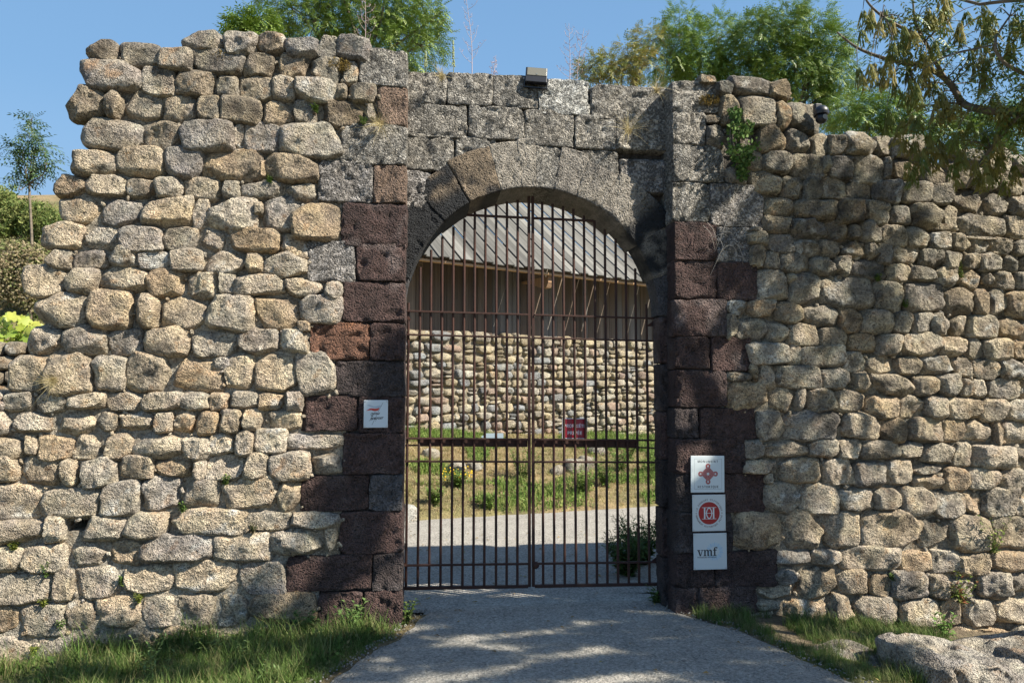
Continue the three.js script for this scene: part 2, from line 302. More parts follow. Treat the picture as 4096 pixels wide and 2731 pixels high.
// ------------------------------------------------------------------ rocks and blocks
// A rough block: a cube's surface (back left out) pulled to a rounded box, with flat chips struck off and noise laid over.
function rock(w, h, d, o = {}) {
  const { nx = 10, ny = 8, nz = 4, exp = 4, cuts = 6, depth = 0.16, rough = 0.05, seed = 1, back = false, skew = 0.10, map = null, crisp = false, top = false, pit = 0 } = o;
  const r = rng(seed), pos = [], idx = [], key = new Map();
  const wp = (t) => crisp ? Math.sin(t * Math.PI / 2) * 0.75 + t * 0.25 : t;
  const vert = (x, y, z) => { const k = x.toFixed(4) + y.toFixed(4) + z.toFixed(4); if (key.has(k)) return key.get(k); key.set(k, pos.length / 3); pos.push(x, y, z); return pos.length / 3 - 1; };
  const face = (na, nb, f) => { for (let a = 0; a < na; a++) for (let b = 0; b < nb; b++) { const q = [[a, b], [a + 1, b], [a + 1, b + 1], [a, b + 1]].map(([i, j]) => vert(...f(wp(-1 + 2 * i / na), wp(-1 + 2 * j / nb)))); idx.push(q[0], q[1], q[2], q[0], q[2], q[3]); } };
  face(nx, ny, (a, b) => [a, b, 1]); face(nz, ny, (a, b) => [1, b, -a]); face(nz, ny, (a, b) => [-1, b, a]); face(nx, nz, (a, b) => [a, 1, -b]); face(nx, nz, (a, b) => [a, -1, b]);
  if (back) face(nx, ny, (a, b) => [-a, b, -1]);
  const ex = exp * (0.75 + 0.6 * r()), kx = (r() - 0.5) * 2 * skew, ky = (r() - 0.5) * 2 * skew, tx = (r() - 0.5) * 2 * skew, ty = (r() - 0.5) * 2 * skew, planes = [];
  for (let i = 0; i < cuts; i++) {
    const n = V(r() * 2 - 1, r() * 2 - 1, 0.15 + r() * 0.9).normalize(); let m = 0;
    for (let k = 0; k < pos.length; k += 3) { const s = Math.pow(Math.abs(pos[k]) ** ex + Math.abs(pos[k + 1]) ** ex + Math.abs(pos[k + 2]) ** ex, 1 / ex); m = Math.max(m, (pos[k] * n.x + pos[k + 1] * n.y + pos[k + 2] * n.z) / s); }
    planes.push([n, m * (1 - depth * (0.4 + 0.9 * r()))]);
  }
  if (o.flat) planes.push([V((r() - 0.5) * 0.34, (r() - 0.5) * 0.34, 1).normalize(), o.flat * (0.92 + 0.16 * r())]);
  const ox = r() * 90, oy = r() * 90, oz = r() * 90, mn = Math.min(w, h), q = V(0, 0, 0);
  for (let k = 0; k < pos.length; k += 3) {
    q.set(pos[k], pos[k + 1], pos[k + 2]); const s = Math.pow(Math.abs(q.x) ** ex + Math.abs(q.y) ** ex + Math.abs(q.z) ** ex, 1 / ex); q.divideScalar(s);
    for (const [n, e] of planes) { const t = q.dot(n) - e; if (t > 0) q.addScaledVector(n, -t); }
    q.x += kx * q.y; q.y += ky * q.x; q.x *= 1 + tx * q.y; q.y *= 1 + ty * q.x;
    const f = 2.2 / mn, px = q.x * w / 2, py = q.y * h / 2, pz = q.z * d / 2;
    const nn = fbm(px * f + ox, py * f + oy, pz * f + oz, 3) * rough * mn, n2 = fbm(px * f * 3 + oy, py * f * 3 + oz, pz * f * 3 + ox, 2) * rough * 1.0 * mn, l = Math.hypot(q.x, q.y, q.z) || 1;
    pos[k] = px + (nn + n2) * q.x / l; pos[k + 1] = py + (nn - n2) * q.y / l; pos[k + 2] = pz + (nn + n2) * (q.z / l) * 1.2 - (pit ? pit * sstep(0.05, 0.4, fbm(px * 19 + oz, py * 19 + ox, pz * 19, 2)) * sstep(0.2, 0.9, q.z) : 0);
    if (map) { const t = map(pos[k], pos[k + 1], pos[k + 2]); pos[k] = t[0]; pos[k + 1] = t[1]; pos[k + 2] = t[2]; }
  }
  const g = new THREE.BufferGeometry(); g.setAttribute('position', new THREE.BufferAttribute(new Float32Array(pos), 3)); g.setIndex(idx); g.computeVertexNormals();
  const uv = new Float32Array(pos.length / 3 * 2), u0 = r() * 7, v0 = r() * 7; const A = 0, B = top ? 2 : 1, Cc = top ? 1 : 2; let mx = -1e9, mxa = 0, mxb = 0; for (let i = 0; i < pos.length; i += 3) { mx = Math.max(mx, pos[i + Cc]); mxa += pos[i + A]; mxb += pos[i + B]; } mxa /= pos.length / 3; mxb /= pos.length / 3;
  for (let i = 0, j = 0; i < pos.length; i += 3, j += 2) { const a = pos[i + A] - mxa, b = pos[i + B] - mxb, l = Math.hypot(a, b) || 1, q = 1 + (mx - pos[i + Cc]) * 0.85 / l * Math.min(1, l / 0.04); uv[j] = a * q + u0; uv[j + 1] = b * q + v0; }
  g.setAttribute('uv', new THREE.BufferAttribute(uv, 2)); return g;
}
function stoneColor(r, x, y, kind) {                  // the stone's own tone: fresh cream granite to weathered grey
  let c = [0.545, 0.44, 0.31];
  const g = r();
  if (g < 0.30) c = [0.50, 0.425, 0.325]; else if (g < 0.5) c = [0.60, 0.50, 0.37]; else if (g < 0.62) c = [0.53, 0.40, 0.26]; else if (g < 0.70) c = [0.46, 0.395, 0.325];
  let k = 0.84 + 0.34 * r();
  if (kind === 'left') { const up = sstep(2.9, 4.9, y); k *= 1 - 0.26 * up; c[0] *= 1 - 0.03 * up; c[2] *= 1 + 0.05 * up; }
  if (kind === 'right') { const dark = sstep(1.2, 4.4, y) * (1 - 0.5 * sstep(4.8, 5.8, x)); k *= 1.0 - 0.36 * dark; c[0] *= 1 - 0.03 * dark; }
  return [c[0] * k * 1.03, c[1] * k * 1.03, c[2] * k * 1.03];
}
function weather(base, r, dark) {                     // soft crust and bare patches over one stone
  const o = r() * 60, cr = 0.10 + 0.55 * dark * r();
  const li = r(), lo = li < 0.05 ? [0.52, 0.29, 0.13] : li < 0.30 ? [0.66, 0.63, 0.56] : li < 0.38 + 0.2 * dark ? [0.16, 0.15, 0.125] : null, lt = rr(0.12, 0.3, r);
  const body = (x, y, z) => { const a = fbm(x * 9 + o, y * 9, z * 9 + o, 3), b = fbm(x * 22 + o, y * 22 + 7, z * 22, 2); const k = 1 + 0.35 * a + 0.22 * b - cr * sstep(0.0, 0.3, fbm(x * 6, y * 6 + o, z * 6, 2)); return [base[0] * k, base[1] * k * (1 + 0.02 * a), base[2] * k * (1 - 0.10 * a)]; };
  return (x, y, z) => { const c = body(x, y, z); if (!lo) return c; const t = (li < 0.05 ? 0.5 : 0.75) * sstep(lt, lt + 0.16, fbm(x * 11 + 31 - o, y * 11 + o, z * 11, 3)); return c.map((v, i) => v + (lo[i] - v) * t); };
}
function rubbleWall(wall, courses, kind, seed, thick) {
  const r = rng(seed), cores = [], chips = [];
  const beyond = [];
  courses.forEach((measured, ci) => {
    // each course runs on past the measured stretch
    const row = [...measured], ys = row.slice(-2).map((q) => [q[2], q[3]]);
    if (kind === 'right' && ci > 2) for (let e = Math.max(...row.map((q) => q[1])) + 2; e < 820;) { const w = rr(18, 34, r), y = ys[ys.length - 1]; row.push([e, e + w, y[0], y[1], 1]); e += w + 2; }
    if (kind === 'left' && ci > 13) for (let e = Math.min(...row.map((q) => q[0])) - 2; e > -620;) { const w = rr(20, 40, r); row.unshift([e - w, e, row[0][2], row[0][3], 1]); e -= w + 2; }
    let x0 = 1e9, x1 = -1e9, y0 = 1e9, y1 = -1e9;
    for (const [a, b, c, d, out9] of row) {
      const w = (b - a) / 100, h = (d - c) / 100, x = (a + b) / 200, y = (c + d) / 200, dep = 0.22 + 0.3 * Math.min(w, h);
      x0 = Math.min(x0, a / 100); x1 = Math.max(x1, b / 100); y0 = Math.min(y0, c / 100); y1 = Math.max(y1, d / 100);
      const low = kind === 'left' ? sstep(0.9, 0.1, y) * sstep(-0.9, -2.0, x) : 0, out = rr(0.035, 0.095, r) - 0.03 * low, sd = Math.floor(r() * 1e9);
      const g = rock(w * 1.085, h * 1.095, dep, { seed: sd, nx: 14, ny: 11, nz: 5, flat: r() < 0.75 ? rr(0.78, 0.9, r) : 0, exp: rr(3.4, 8.0, r), cuts: 6 + Math.floor(r() * 7), depth: rr(0.10, 0.26, r), rough: rr(0.05, 0.115, r) });
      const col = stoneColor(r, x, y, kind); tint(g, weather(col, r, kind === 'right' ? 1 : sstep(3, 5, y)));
      if (out9) { g.translate(x, y, out - dep / 2); beyond.push(g); continue; }
      const m = part('stone', g, MAT.stone, wall); m.position.set(x, y, out - dep / 2); m.rotation.set(rr(-0.05, 0.05, r), rr(-0.06, 0.06, r), rr(-0.035, 0.035, r));
      for (let i = 0; i < 2; i++) if (r() < 0.55) {  // chinking pebbles in the joints
        const s = rr(0.014, 0.035, r), cg = rock(s * rr(1, 2, r), s, s, { nx: 3, ny: 3, nz: 2, cuts: 3, seed: Math.floor(r() * 1e9) }); tint(cg, () => col.map((v) => v * 0.95)); cg.rotateZ(r() * 3);
        cg.translate(i ? (b / 100) + 0.02 : rr(a / 100, b / 100, r), i ? rr(c / 100, d / 100, r) : c / 100 - 0.015, 0.0); chips.push(cg);
      }
    }
    // the mortar bed behind this course
    const inL = kind === 'left' && ci < 14 ? 0.13 : -0.06, w = x1 - x0 - (kind === 'left' ? inL : -0.05) + (kind === 'left' ? 0.02 : 0), h = y1 - y0 - (ci < 2 ? 0.07 : -0.02);
    const bx = kind === 'left' ? x0 + inL : x0 - 0.05, nx = Math.max(8, Math.round(w / 0.035)), ny = Math.max(3, Math.round(h / 0.035)), th = thick + 0.004 * (ci % 3);
    const g = new THREE.BoxGeometry(w, h, th, nx, ny, 1); g.translate(bx + w / 2, y0 - 0.01 + h / 2, -th / 2 - 0.012);
    const p = g.attributes.position, uv = g.attributes.uv;
    const lid = (x) => { let m = -1, near = 1e9, nt = 0; for (const [a, b, c, d] of row) { const e = Math.max(a / 100 - x, x - b / 100); if (e < 0.01) m = Math.max(m, d / 100 - 0.045 - 0.03 * clamp(1 + e / 0.05)); if (e < near) { near = e; nt = d / 100 - 0.07; } } return m > 0 ? m : nt - 0.02; };
    for (let i = 0; i < p.count; i++) { const e = lid(p.getX(i)); if (p.getY(i) > e && ci < (kind === 'left' ? 2 : 5)) p.setY(i, e); }
    for (let i = 0; i < p.count; i++) {
      const x = p.getX(i), y = p.getY(i), low = kind === 'left' ? sstep(1.3, 0.2, y) * sstep(-0.9, -2.2, x) : 0.15 * sstep(1.5, 0, y);
      if (kind === 'left' && ci === 19 && p.getZ(i) > -thick / 2 && x > measured[1][1] / 100 + 0.005 && x < measured[2][0] / 100 + 0.005 && y > measured[2][2] / 100 && y < measured[2][3] / 100 - 0.03) p.setZ(i, -0.34);   // the open hole
      else if (p.getZ(i) > -thick / 2) p.setZ(i, p.getZ(i) - 0.022 + 0.03 * fbm(x * 7, y * 7, 3 + (kind === 'left' ? 0 : 40), 3) + 0.014 * fbm(x * 23, y * 23, 9, 2) + 0.024 * low);
      else if (Math.abs(x - bx) < 0.001) p.setX(i, x + 0.04 * fbm(y * 9, x, 1, 2));
      uv.setXY(i, p.getX(i) + p.getZ(i), p.getY(i) + p.getZ(i) * 0.5);
    }
    g.computeVertexNormals();
    const mc = kind === 'left' ? [0.50, 0.435, 0.34] : [0.40, 0.35, 0.27];
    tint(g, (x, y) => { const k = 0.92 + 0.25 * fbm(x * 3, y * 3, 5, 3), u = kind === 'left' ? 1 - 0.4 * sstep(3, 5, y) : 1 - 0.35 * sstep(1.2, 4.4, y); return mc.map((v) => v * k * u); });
    cores.push(g);
  });
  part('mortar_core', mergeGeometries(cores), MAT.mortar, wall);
  const by = part('further_stones', mergeGeometries(beyond), MAT.stone, wall); by.userData.kind = 'stuff';
  const ch = part('chinking_stones', mergeGeometries(chips), MAT.stone, wall); ch.userData.kind = 'stuff';
}
const leftWall = thing('rubble_stone_wall', 'sunlit cream rubble stone wall with ragged stepped end, left of the arched gateway', 'wall', [0, 0, 0]);
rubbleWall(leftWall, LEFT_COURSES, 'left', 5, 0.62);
const rightWall = thing('rubble_stone_wall', 'tree-shaded rubble stone wall of small rounded stones, right of the arched gateway', 'wall', [0, 0, 0]);
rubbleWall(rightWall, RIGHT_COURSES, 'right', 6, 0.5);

// ------------------------------------------------------------------ gateway of volcanic stone
const gateway = thing('stone_gateway', 'arched gateway of dark purple and grey volcanic stone blocks between the two rubble walls', 'gateway', [0, 0, 0]);
const LAVA = { grey: [0.56, 0.515, 0.455], pale: [0.56, 0.515, 0.485], white: [0.86, 0.84, 0.79], brown: [0.30, 0.205, 0.15], plum: [0.125, 0.073, 0.064], dark: [0.088, 0.066, 0.063], rust: [0.25, 0.125, 0.08], slate: [0.21, 0.195, 0.20], soot: [0.026, 0.027, 0.03], tan: [0.34, 0.26, 0.18], smooth: [0.52, 0.465, 0.39] };
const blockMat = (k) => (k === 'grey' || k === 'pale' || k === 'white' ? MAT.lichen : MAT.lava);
{
  const r = rng(77);
  const block = (name, [a, b, c, d, kind], front, depth) => {
    const w = (b - a) / 100 + 0.005, h = (d - c) / 100 + 0.005;
    const g = rock(w, h, depth, { nx: 24, ny: 18, nz: 6, exp: 26, crisp: true, cuts: 4, depth: 0.06, rough: kind === 'rust' ? 0.07 : 0.042, pit: kind === 'rust' ? 0.03 : 0.02, skew: 0.018, seed: Math.floor(r() * 1e9) });
    const o = r() * 50, base = mul(LAVA[kind], 0.86 + 0.28 * r()), y0 = (c + d) / 200;
    tint(g, (x, y, z) => {
      let k = 1 + 0.5 * fbm(x * 8 + o, y * 8, z * 8, 3), q = base; const e = sstep(0.1, 0.35, fbm(x * 5 + o, y * 5 + 3, z * 5, 3));
      if (kind === 'plum' || kind === 'dark') { const gl = sstep(3.2, 2.2, y0) < 1 ? 0.10 * e : 0.05 * e; q = base.map((v, i) => v + gl * [1, 0.93, 0.88][i]); }
      if (kind === 'rust') q = base.map((v, i) => v + e * [0.10, 0.035, 0.005][i]);
      return q.map((v) => v * k);
    });
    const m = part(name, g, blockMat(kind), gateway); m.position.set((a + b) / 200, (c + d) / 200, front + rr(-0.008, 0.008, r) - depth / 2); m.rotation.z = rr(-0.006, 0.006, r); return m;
  };
  for (const q of LEFT_QUOINS) block('quoin_block', q, 0.012, 0.44);
  for (const q of RIGHT_QUOINS) block('quoin_block', q, 0.012, 0.44);
  for (const q of UPPER_BLOCKS) block('upper_block', q, -0.195, 0.42);
  for (const q of [[-26, 24, 402, 436, 'grey'], [25, 63, 414, 436, 'grey'], [-26, 2, 366, 401, 'pale'], [134, 181, 392, 427, 'grey'], [182, 232, 388, 421, 'pale'], [-26, -5, 330, 365, 'soot']]) block('spandrel_block', q, -0.205, 0.42);
  // voussoirs: wedges between two angles; a rough block bent onto the ring
  const CX = 0.99, CY = 2.70, R0 = 1.19;
  const ring = [[0, 17, 'slate', 1.62], [17, 34, 'soot', 1.62], [34, 46.5, 'soot', 1.62], [46.5, 58.5, 'smooth', 1.61], [58.5, 70.5, 'smooth', 1.56], [70.5, 80.6, 'smooth', 1.62], [80.6, 89.5, 'grey', 1.60], [89.5, 95.6, 'smooth', 1.66], [95.6, 105.2, 'smooth', 1.64], [105.2, 120.2, 'tan', 1.63], [120.2, 134.5, 'soot', 1.60], [134.5, 150, 'soot', 1.60], [150, 165, 'soot', 1.6], [165, 180, 'slate', 1.6]];
  for (const [t0, t1, kind, R1] of ring) {
    const a0 = THREE.MathUtils.degToRad(t0), a1 = THREE.MathUtils.degToRad(t1), rm = (R0 + R1) / 2, w = (a1 - a0) * rm + 0.006, h = R1 - R0, o = r() * 40;
    const bend = (x, y, z) => { const th = (a0 + a1) / 2 - x / rm, ra = rm + y; return [CX + ra * Math.cos(th), CY + ra * Math.sin(th), z]; };
    const dep = Math.abs((t0 + t1) / 2 - 90) > 72 ? 0.24 : Math.abs((t0 + t1) / 2 - 90) > 56 ? 0.32 : Math.abs((t0 + t1) / 2 - 90) > 40 ? 0.44 : 0.58, g = rock(w, h, dep, { nx: 14, ny: 18, nz: 8, exp: 44, crisp: true, cuts: 2, depth: 0.03, rough: 0.022, pit: 0.014, skew: 0.006, seed: Math.floor(r() * 1e9), map: bend });
    const base = LAVA[kind];
    tint(g, (x, y, z) => {
      const n = fbm(x * 5 + o, y * 5, z * 3, 3), th = Math.atan2(y - CY, x - CX) * 57.3; let q = base, k = 1 + 0.4 * fbm(x * 10, y * 10 + o, z * 8, 3);
      // rain stains and soot have their own ragged outlines
      const mixTo = (c, t) => { q = q.map((v, i) => v + (c[i] - v) * clamp(t)); }, ra = Math.hypot(x - CX, y - CY);
      if (kind === 'soot' && t0 > 118 && t0 < 130) mixTo(mul(LAVA.tan, 0.8), sstep(0.02, 0.25, n) * sstep(1.3, 1.45, ra));
      if (kind === 'tan') mixTo(LAVA.soot, sstep(0.0, -0.22, n) * sstep(1.55, 1.35, ra) * 0.9);
      if (kind === 'soot' && t0 < 40) mixTo(mul(LAVA.smooth, 0.6), sstep(0.0, 0.3, n) + sstep(40, 46, th));
      if (kind === 'slate') mixTo(LAVA.soot, 0.35 + sstep(-0.2, 0.25, n));
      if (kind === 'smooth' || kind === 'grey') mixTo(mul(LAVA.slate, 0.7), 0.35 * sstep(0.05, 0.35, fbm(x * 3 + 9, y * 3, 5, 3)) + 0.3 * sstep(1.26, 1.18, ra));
      return q.map((v) => v * k);
    });
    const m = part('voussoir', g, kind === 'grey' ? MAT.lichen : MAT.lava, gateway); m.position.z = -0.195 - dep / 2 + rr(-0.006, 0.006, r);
  }
  // slim inner jamb stones below the springing, and the fill behind all faces
  for (let i = 0; i < 6; i++) { block('jamb_stone', [219, 238, 45 * i, 45 * i + 44, i % 2 ? 'plum' : 'dark'], -0.2, 0.2); block('jamb_stone', [-38, -19.5, 45 * i, 45 * i + 44, i % 2 ? 'dark' : 'plum'], -0.05, 0.36); }
  const mergeVerts = (g) => { const n = g.attributes.position.count; g.setIndex([...Array(n).keys()]); return g; };
  const fill = [box(0.62, 5.0, 0.40, -0.52, 2.45, -0.25), box(0.62, 4.75, 0.40, 2.60, 2.35, -0.25), (() => { const s = new THREE.Shape(); s.moveTo(-0.3, 2.6); s.lineTo(-0.3, 4.72); s.lineTo(2.4, 4.72); s.lineTo(2.4, 2.6); s.lineTo(0.985 + 1.3, 2.6); s.absarc(0.985, 2.7, 1.3, 0, Math.PI, false); s.lineTo(0.985 - 1.3, 2.6); s.closePath(); const g = new THREE.ExtrudeGeometry(s, { depth: 0.24, bevelEnabled: false, curveSegments: 24 }); g.translate(0, 0, -0.56); return mergeVerts(g); })()];
  for (const g of fill) tint(g, () => [0.14, 0.12, 0.105]);
  part('rubble_fill', mergeGeometries(fill), MAT.mortar, gateway);
}

// ------------------------------------------------------------------ ground
const zEdge = (x) => -4.75 - 0.19 * x, zBarn = (x) => -8.97 - 0.52 * (x + 0.47);
function roadL(z) { return z < -0.35 ? -0.28 : z < 0.4 ? -0.10 - 0.34 * (z + 0.05) : -0.26 - 0.52 * (z - 0.35); }
function roadR(z) { return z < -0.1 ? 2.27 : z < 0.5 ? 2.29 + 0.58 * (z + 0.07) : 2.62 + 0.27 * (z - 0.48); }
function H(x, z) {
  let h = 0;
  const front = sstep(-0.6, 0.2, z);
  h += front * (-0.06 * Math.max(0, -x - 0.4) - 0.12 * Math.max(0, x - 2.6) + 0.05 * Math.max(0, z - 0.2));
  const ze = zEdge(x), zb = zBarn(x);
  if (z < ze && x > -3) { const t = clamp((ze - z) / (ze - zb), 0, 1), hb = 1.08 - 0.066 * (x + 0.47); h += hb * Math.pow(t, 0.85) + 0.06 * t * fbm(x * 0.9, z * 0.9, 2, 3) + 0.12 * Math.max(0, zb - z - 1); }
  const hill = sstep(-1.4, -5.0, x) * Math.max(0, -z - 1.2);
  h += hill * 0.52 * sstep(60, 10, -z) + 0.15 * sstep(-2, -6, x) * fbm(x * 0.5, z * 0.5, 7, 3) * sstep(-1, -4, z);
  return h;
}
function inRoad(x, z) { return (z > -0.7 && x > roadL(z) + 0.06 && x < roadR(z) - 0.06) || (z <= -0.6 && z > zEdge(x) + 0.08 && x > -2.6 && x < 12); }
function sheet(x0, x1, z0, z1, nx, nz, f) {
  const g = new THREE.PlaneGeometry(1, 1, nx, nz), p = g.attributes.position, uv = g.attributes.uv;
  for (let j = 0; j <= nz; j++) for (let i = 0; i <= nx; i++) { const k = j * (nx + 1) + i, [x, y, z] = f(i / nx, j / nz); p.setXYZ(k, x, y, z); uv.setXY(k, x, z); }
  g.computeVertexNormals(); return g;
}
{
  // fine inner sheet, coarse outer skirt to the horizon
  const spread = (t, a, b, c, d) => t < 0.2 ? a + (b - a) * Math.pow(1 - (0.2 - t) / 0.2, 0.35) * 1 : t > 0.8 ? c + (d - c) * Math.pow((t - 0.8) / 0.2, 2.5) : b + (c - b) * (t - 0.2) / 0.6;
  const g = sheet(0, 0, 0, 0, 260, 260, (u, v) => { const x = u < 0.15 ? -8 - 110 * Math.pow((0.15 - u) / 0.15, 2.2) : u > 0.85 ? 12 + 110 * Math.pow((u - 0.85) / 0.15, 2.2) : -8 + 20 * (u - 0.15) / 0.7; const z = v < 0.15 ? -14 - 120 * Math.pow((0.15 - v) / 0.15, 2.2) : v > 0.9 ? 6 + 90 * Math.pow((v - 0.9) / 0.1, 2.2) : -14 + 20 * (v - 0.15) / 0.75; const far = Math.max(Math.abs(x), Math.abs(z)) > 40 ? -1.5 : 0; return [x, H(clamp(x, -40, 40), clamp(z, -40, 40)) + far - (inRoad(x, z) ? 0.04 : 0) + 0.012 * fbm(x * 6, z * 6, 1, 2), z]; });
  tint(g, (x, y, z) => {
    const n = fbm(x * 0.8, z * 0.8, 4, 3), gr = sstep(-0.15, 0.25, n), dry = z < -3 ? 1 : 0.35; const a = [0.30 * dry + 0.10, 0.23 * dry + 0.09, 0.13 * dry + 0.05], b = [0.12, 0.15, 0.05];
    if (x > 2.2 && z > -0.3 && z < 0.9) return [0.24, 0.2, 0.14].map((v) => v * (1 + 0.4 * n));
    return a.map((v, i) => (v + (b[i] - v) * gr * (z < -3 ? 0.6 : 0.9)) * (1 + 0.3 * n));
  });
  struct('ground', g, MAT.soil);
  const wob = (z, s) => 0.03 * fbm(z * 5, s, 2, 3);
  const r1 = sheet(0, 0, 0, 0, 40, 90, (u, v) => { const z = -0.6 + 9 * v * v, a = roadL(z) + wob(z, 1), b = roadR(z) + wob(z, 9), x = a + (b - a) * u; return [x, H(x, z) + 0.016 - 0.03 * Math.pow(Math.abs(2 * u - 1), 14), z]; });
  const r2 = sheet(0, 0, 0, 0, 120, 40, (u, v) => { const x = -2.6 + 14 * u, ze = zEdge(x) + 0.06 * fbm(x * 2, 3, 1, 3), z = ze + (-0.6 - ze) * v; return [x, H(x, z) + 0.016 - 0.03 * Math.pow(1 - v, 18), z]; });
  struct('road', mergeGeometries([r1, r2]), MAT.road);
}

// ------------------------------------------------------------------ barn and the wall before it
const BU = V(0.887, 0, -0.462), BN = V(0.462, 0, 0.887), B0 = V(-0.47, 0, -8.97), BANG = Math.atan2(0.462, 0.887);
const barnAt = (u, y, n) => B0.clone().addScaledVector(BU, u).addScaledVector(BN, n).setY(y);
{
  const r = rng(300), w = thing('retaining_wall', 'low sunlit wall of cream fieldstones below the weathered barn, seen through the gate', 'wall', barnAt(0, 0, 0).toArray());
  w.rotation.y = BANG;
  const cores = [], extra = [], geos = []; let y = 0.45, n = 0, ci = 0;
  for (let i = 0; i < 14; i++) geos.push(rock(1, 1, 1, { nx: 7, ny: 6, nz: 3, seed: 900 + i, exp: rr(2.8, 5, r), cuts: 6, depth: 0.16, rough: 0.07 }));
  while (y < 3.2) {
    const h = y > 2.9 ? 3.26 - y : rr(0.16, 0.245, r); let x = -1.6;
    while (x < 9.6) {
      const big = r() < 0.12, ww = big ? rr(0.4, 0.56, r) : rr(0.17, 0.36, r), hh = h * rr(0.74, 1.06, r), t = r();
      let c = t < 0.42 ? [0.56, 0.47, 0.32] : t < 0.62 ? [0.50, 0.44, 0.35] : t < 0.74 ? [0.46, 0.34, 0.26] : t < 0.84 ? [0.38, 0.38, 0.37] : [0.60, 0.54, 0.42]; c = mul(c, rr(0.85, 1.1, r));
      const front = 0.03 + rr(-0.02, 0.05, r), xx = x + ww / 2, g = geos[Math.floor(r() * geos.length)].clone(); g.scale(ww - 0.008, hh + 0.012, 0.3); const uv = g.attributes.uv; for (let i = 0; i < uv.count; i++) uv.setXY(i, uv.getX(i) * ww, uv.getY(i) * hh); g.computeVertexNormals();
      tint(g, weather(c, r, 0.1)); const px = xx, py = y + h / 2 + rr(-0.028, 0.028, r);
      const rz = rr(-0.07, 0.07, r), see = px > -0.25 && px < 7.8 && y > 0.75;
      const cells = !big && r() < 0.16 ? 2 : 1; if (cells === 2) g.scale(1, 0.5, 0.9);
      for (let q = 1; q < cells; q++) { const g2 = geos[Math.floor(r() * geos.length)].clone(); g2.scale(ww * rr(0.8, 1, r), hh * 0.5, 0.27); g2.computeVertexNormals(); tint(g2, weather(mul(c, rr(0.8, 1.1, r)), r, 0.1)); if (see && n < 298) { const m2 = part('stone', g2, MAT.stone, w); m2.position.set(px, py + hh * 0.25, front - 0.15); n++; } else { g2.translate(px, py + hh * 0.25, front - 0.15); extra.push(g2); } g.translate(0, -hh * 0.25, 0); }
      if (see && n < 298) { const m = part('stone', g, MAT.stone, w); m.position.set(px, py, front - 0.15); m.rotation.z = rz; n++; } else { g.rotateZ(rz); g.translate(px, py, front - 0.15); extra.push(g); }
      x += ww;
    }
    y += h; ci++;
  }
  if (extra.length) { const e = part('further_stones', mergeGeometries(extra), MAT.stone, w); e.userData.kind = 'stuff'; }
  const g = new THREE.BoxGeometry(11.2, 3.16, 0.5, 200, 60, 1); g.translate(4.0, 1.6, -0.325); const p = g.attributes.position; for (let i = 0; i < p.count; i++) if (p.getZ(i) > -0.2) p.setZ(i, p.getZ(i) + 0.03 * fbm(p.getX(i) * 8, p.getY(i) * 8, 2, 2));
  const uv = g.attributes.uv; for (let i = 0; i < p.count; i++) uv.setXY(i, p.getX(i), p.getY(i) + p.getZ(i)); g.computeVertexNormals(); tint(g, (x, y) => [0.42, 0.355, 0.255].map((v) => v * (1 + 0.3 * fbm(x * 2, y * 2, 1, 2)))); part('mortar_core', g, MAT.mortar, w);
}
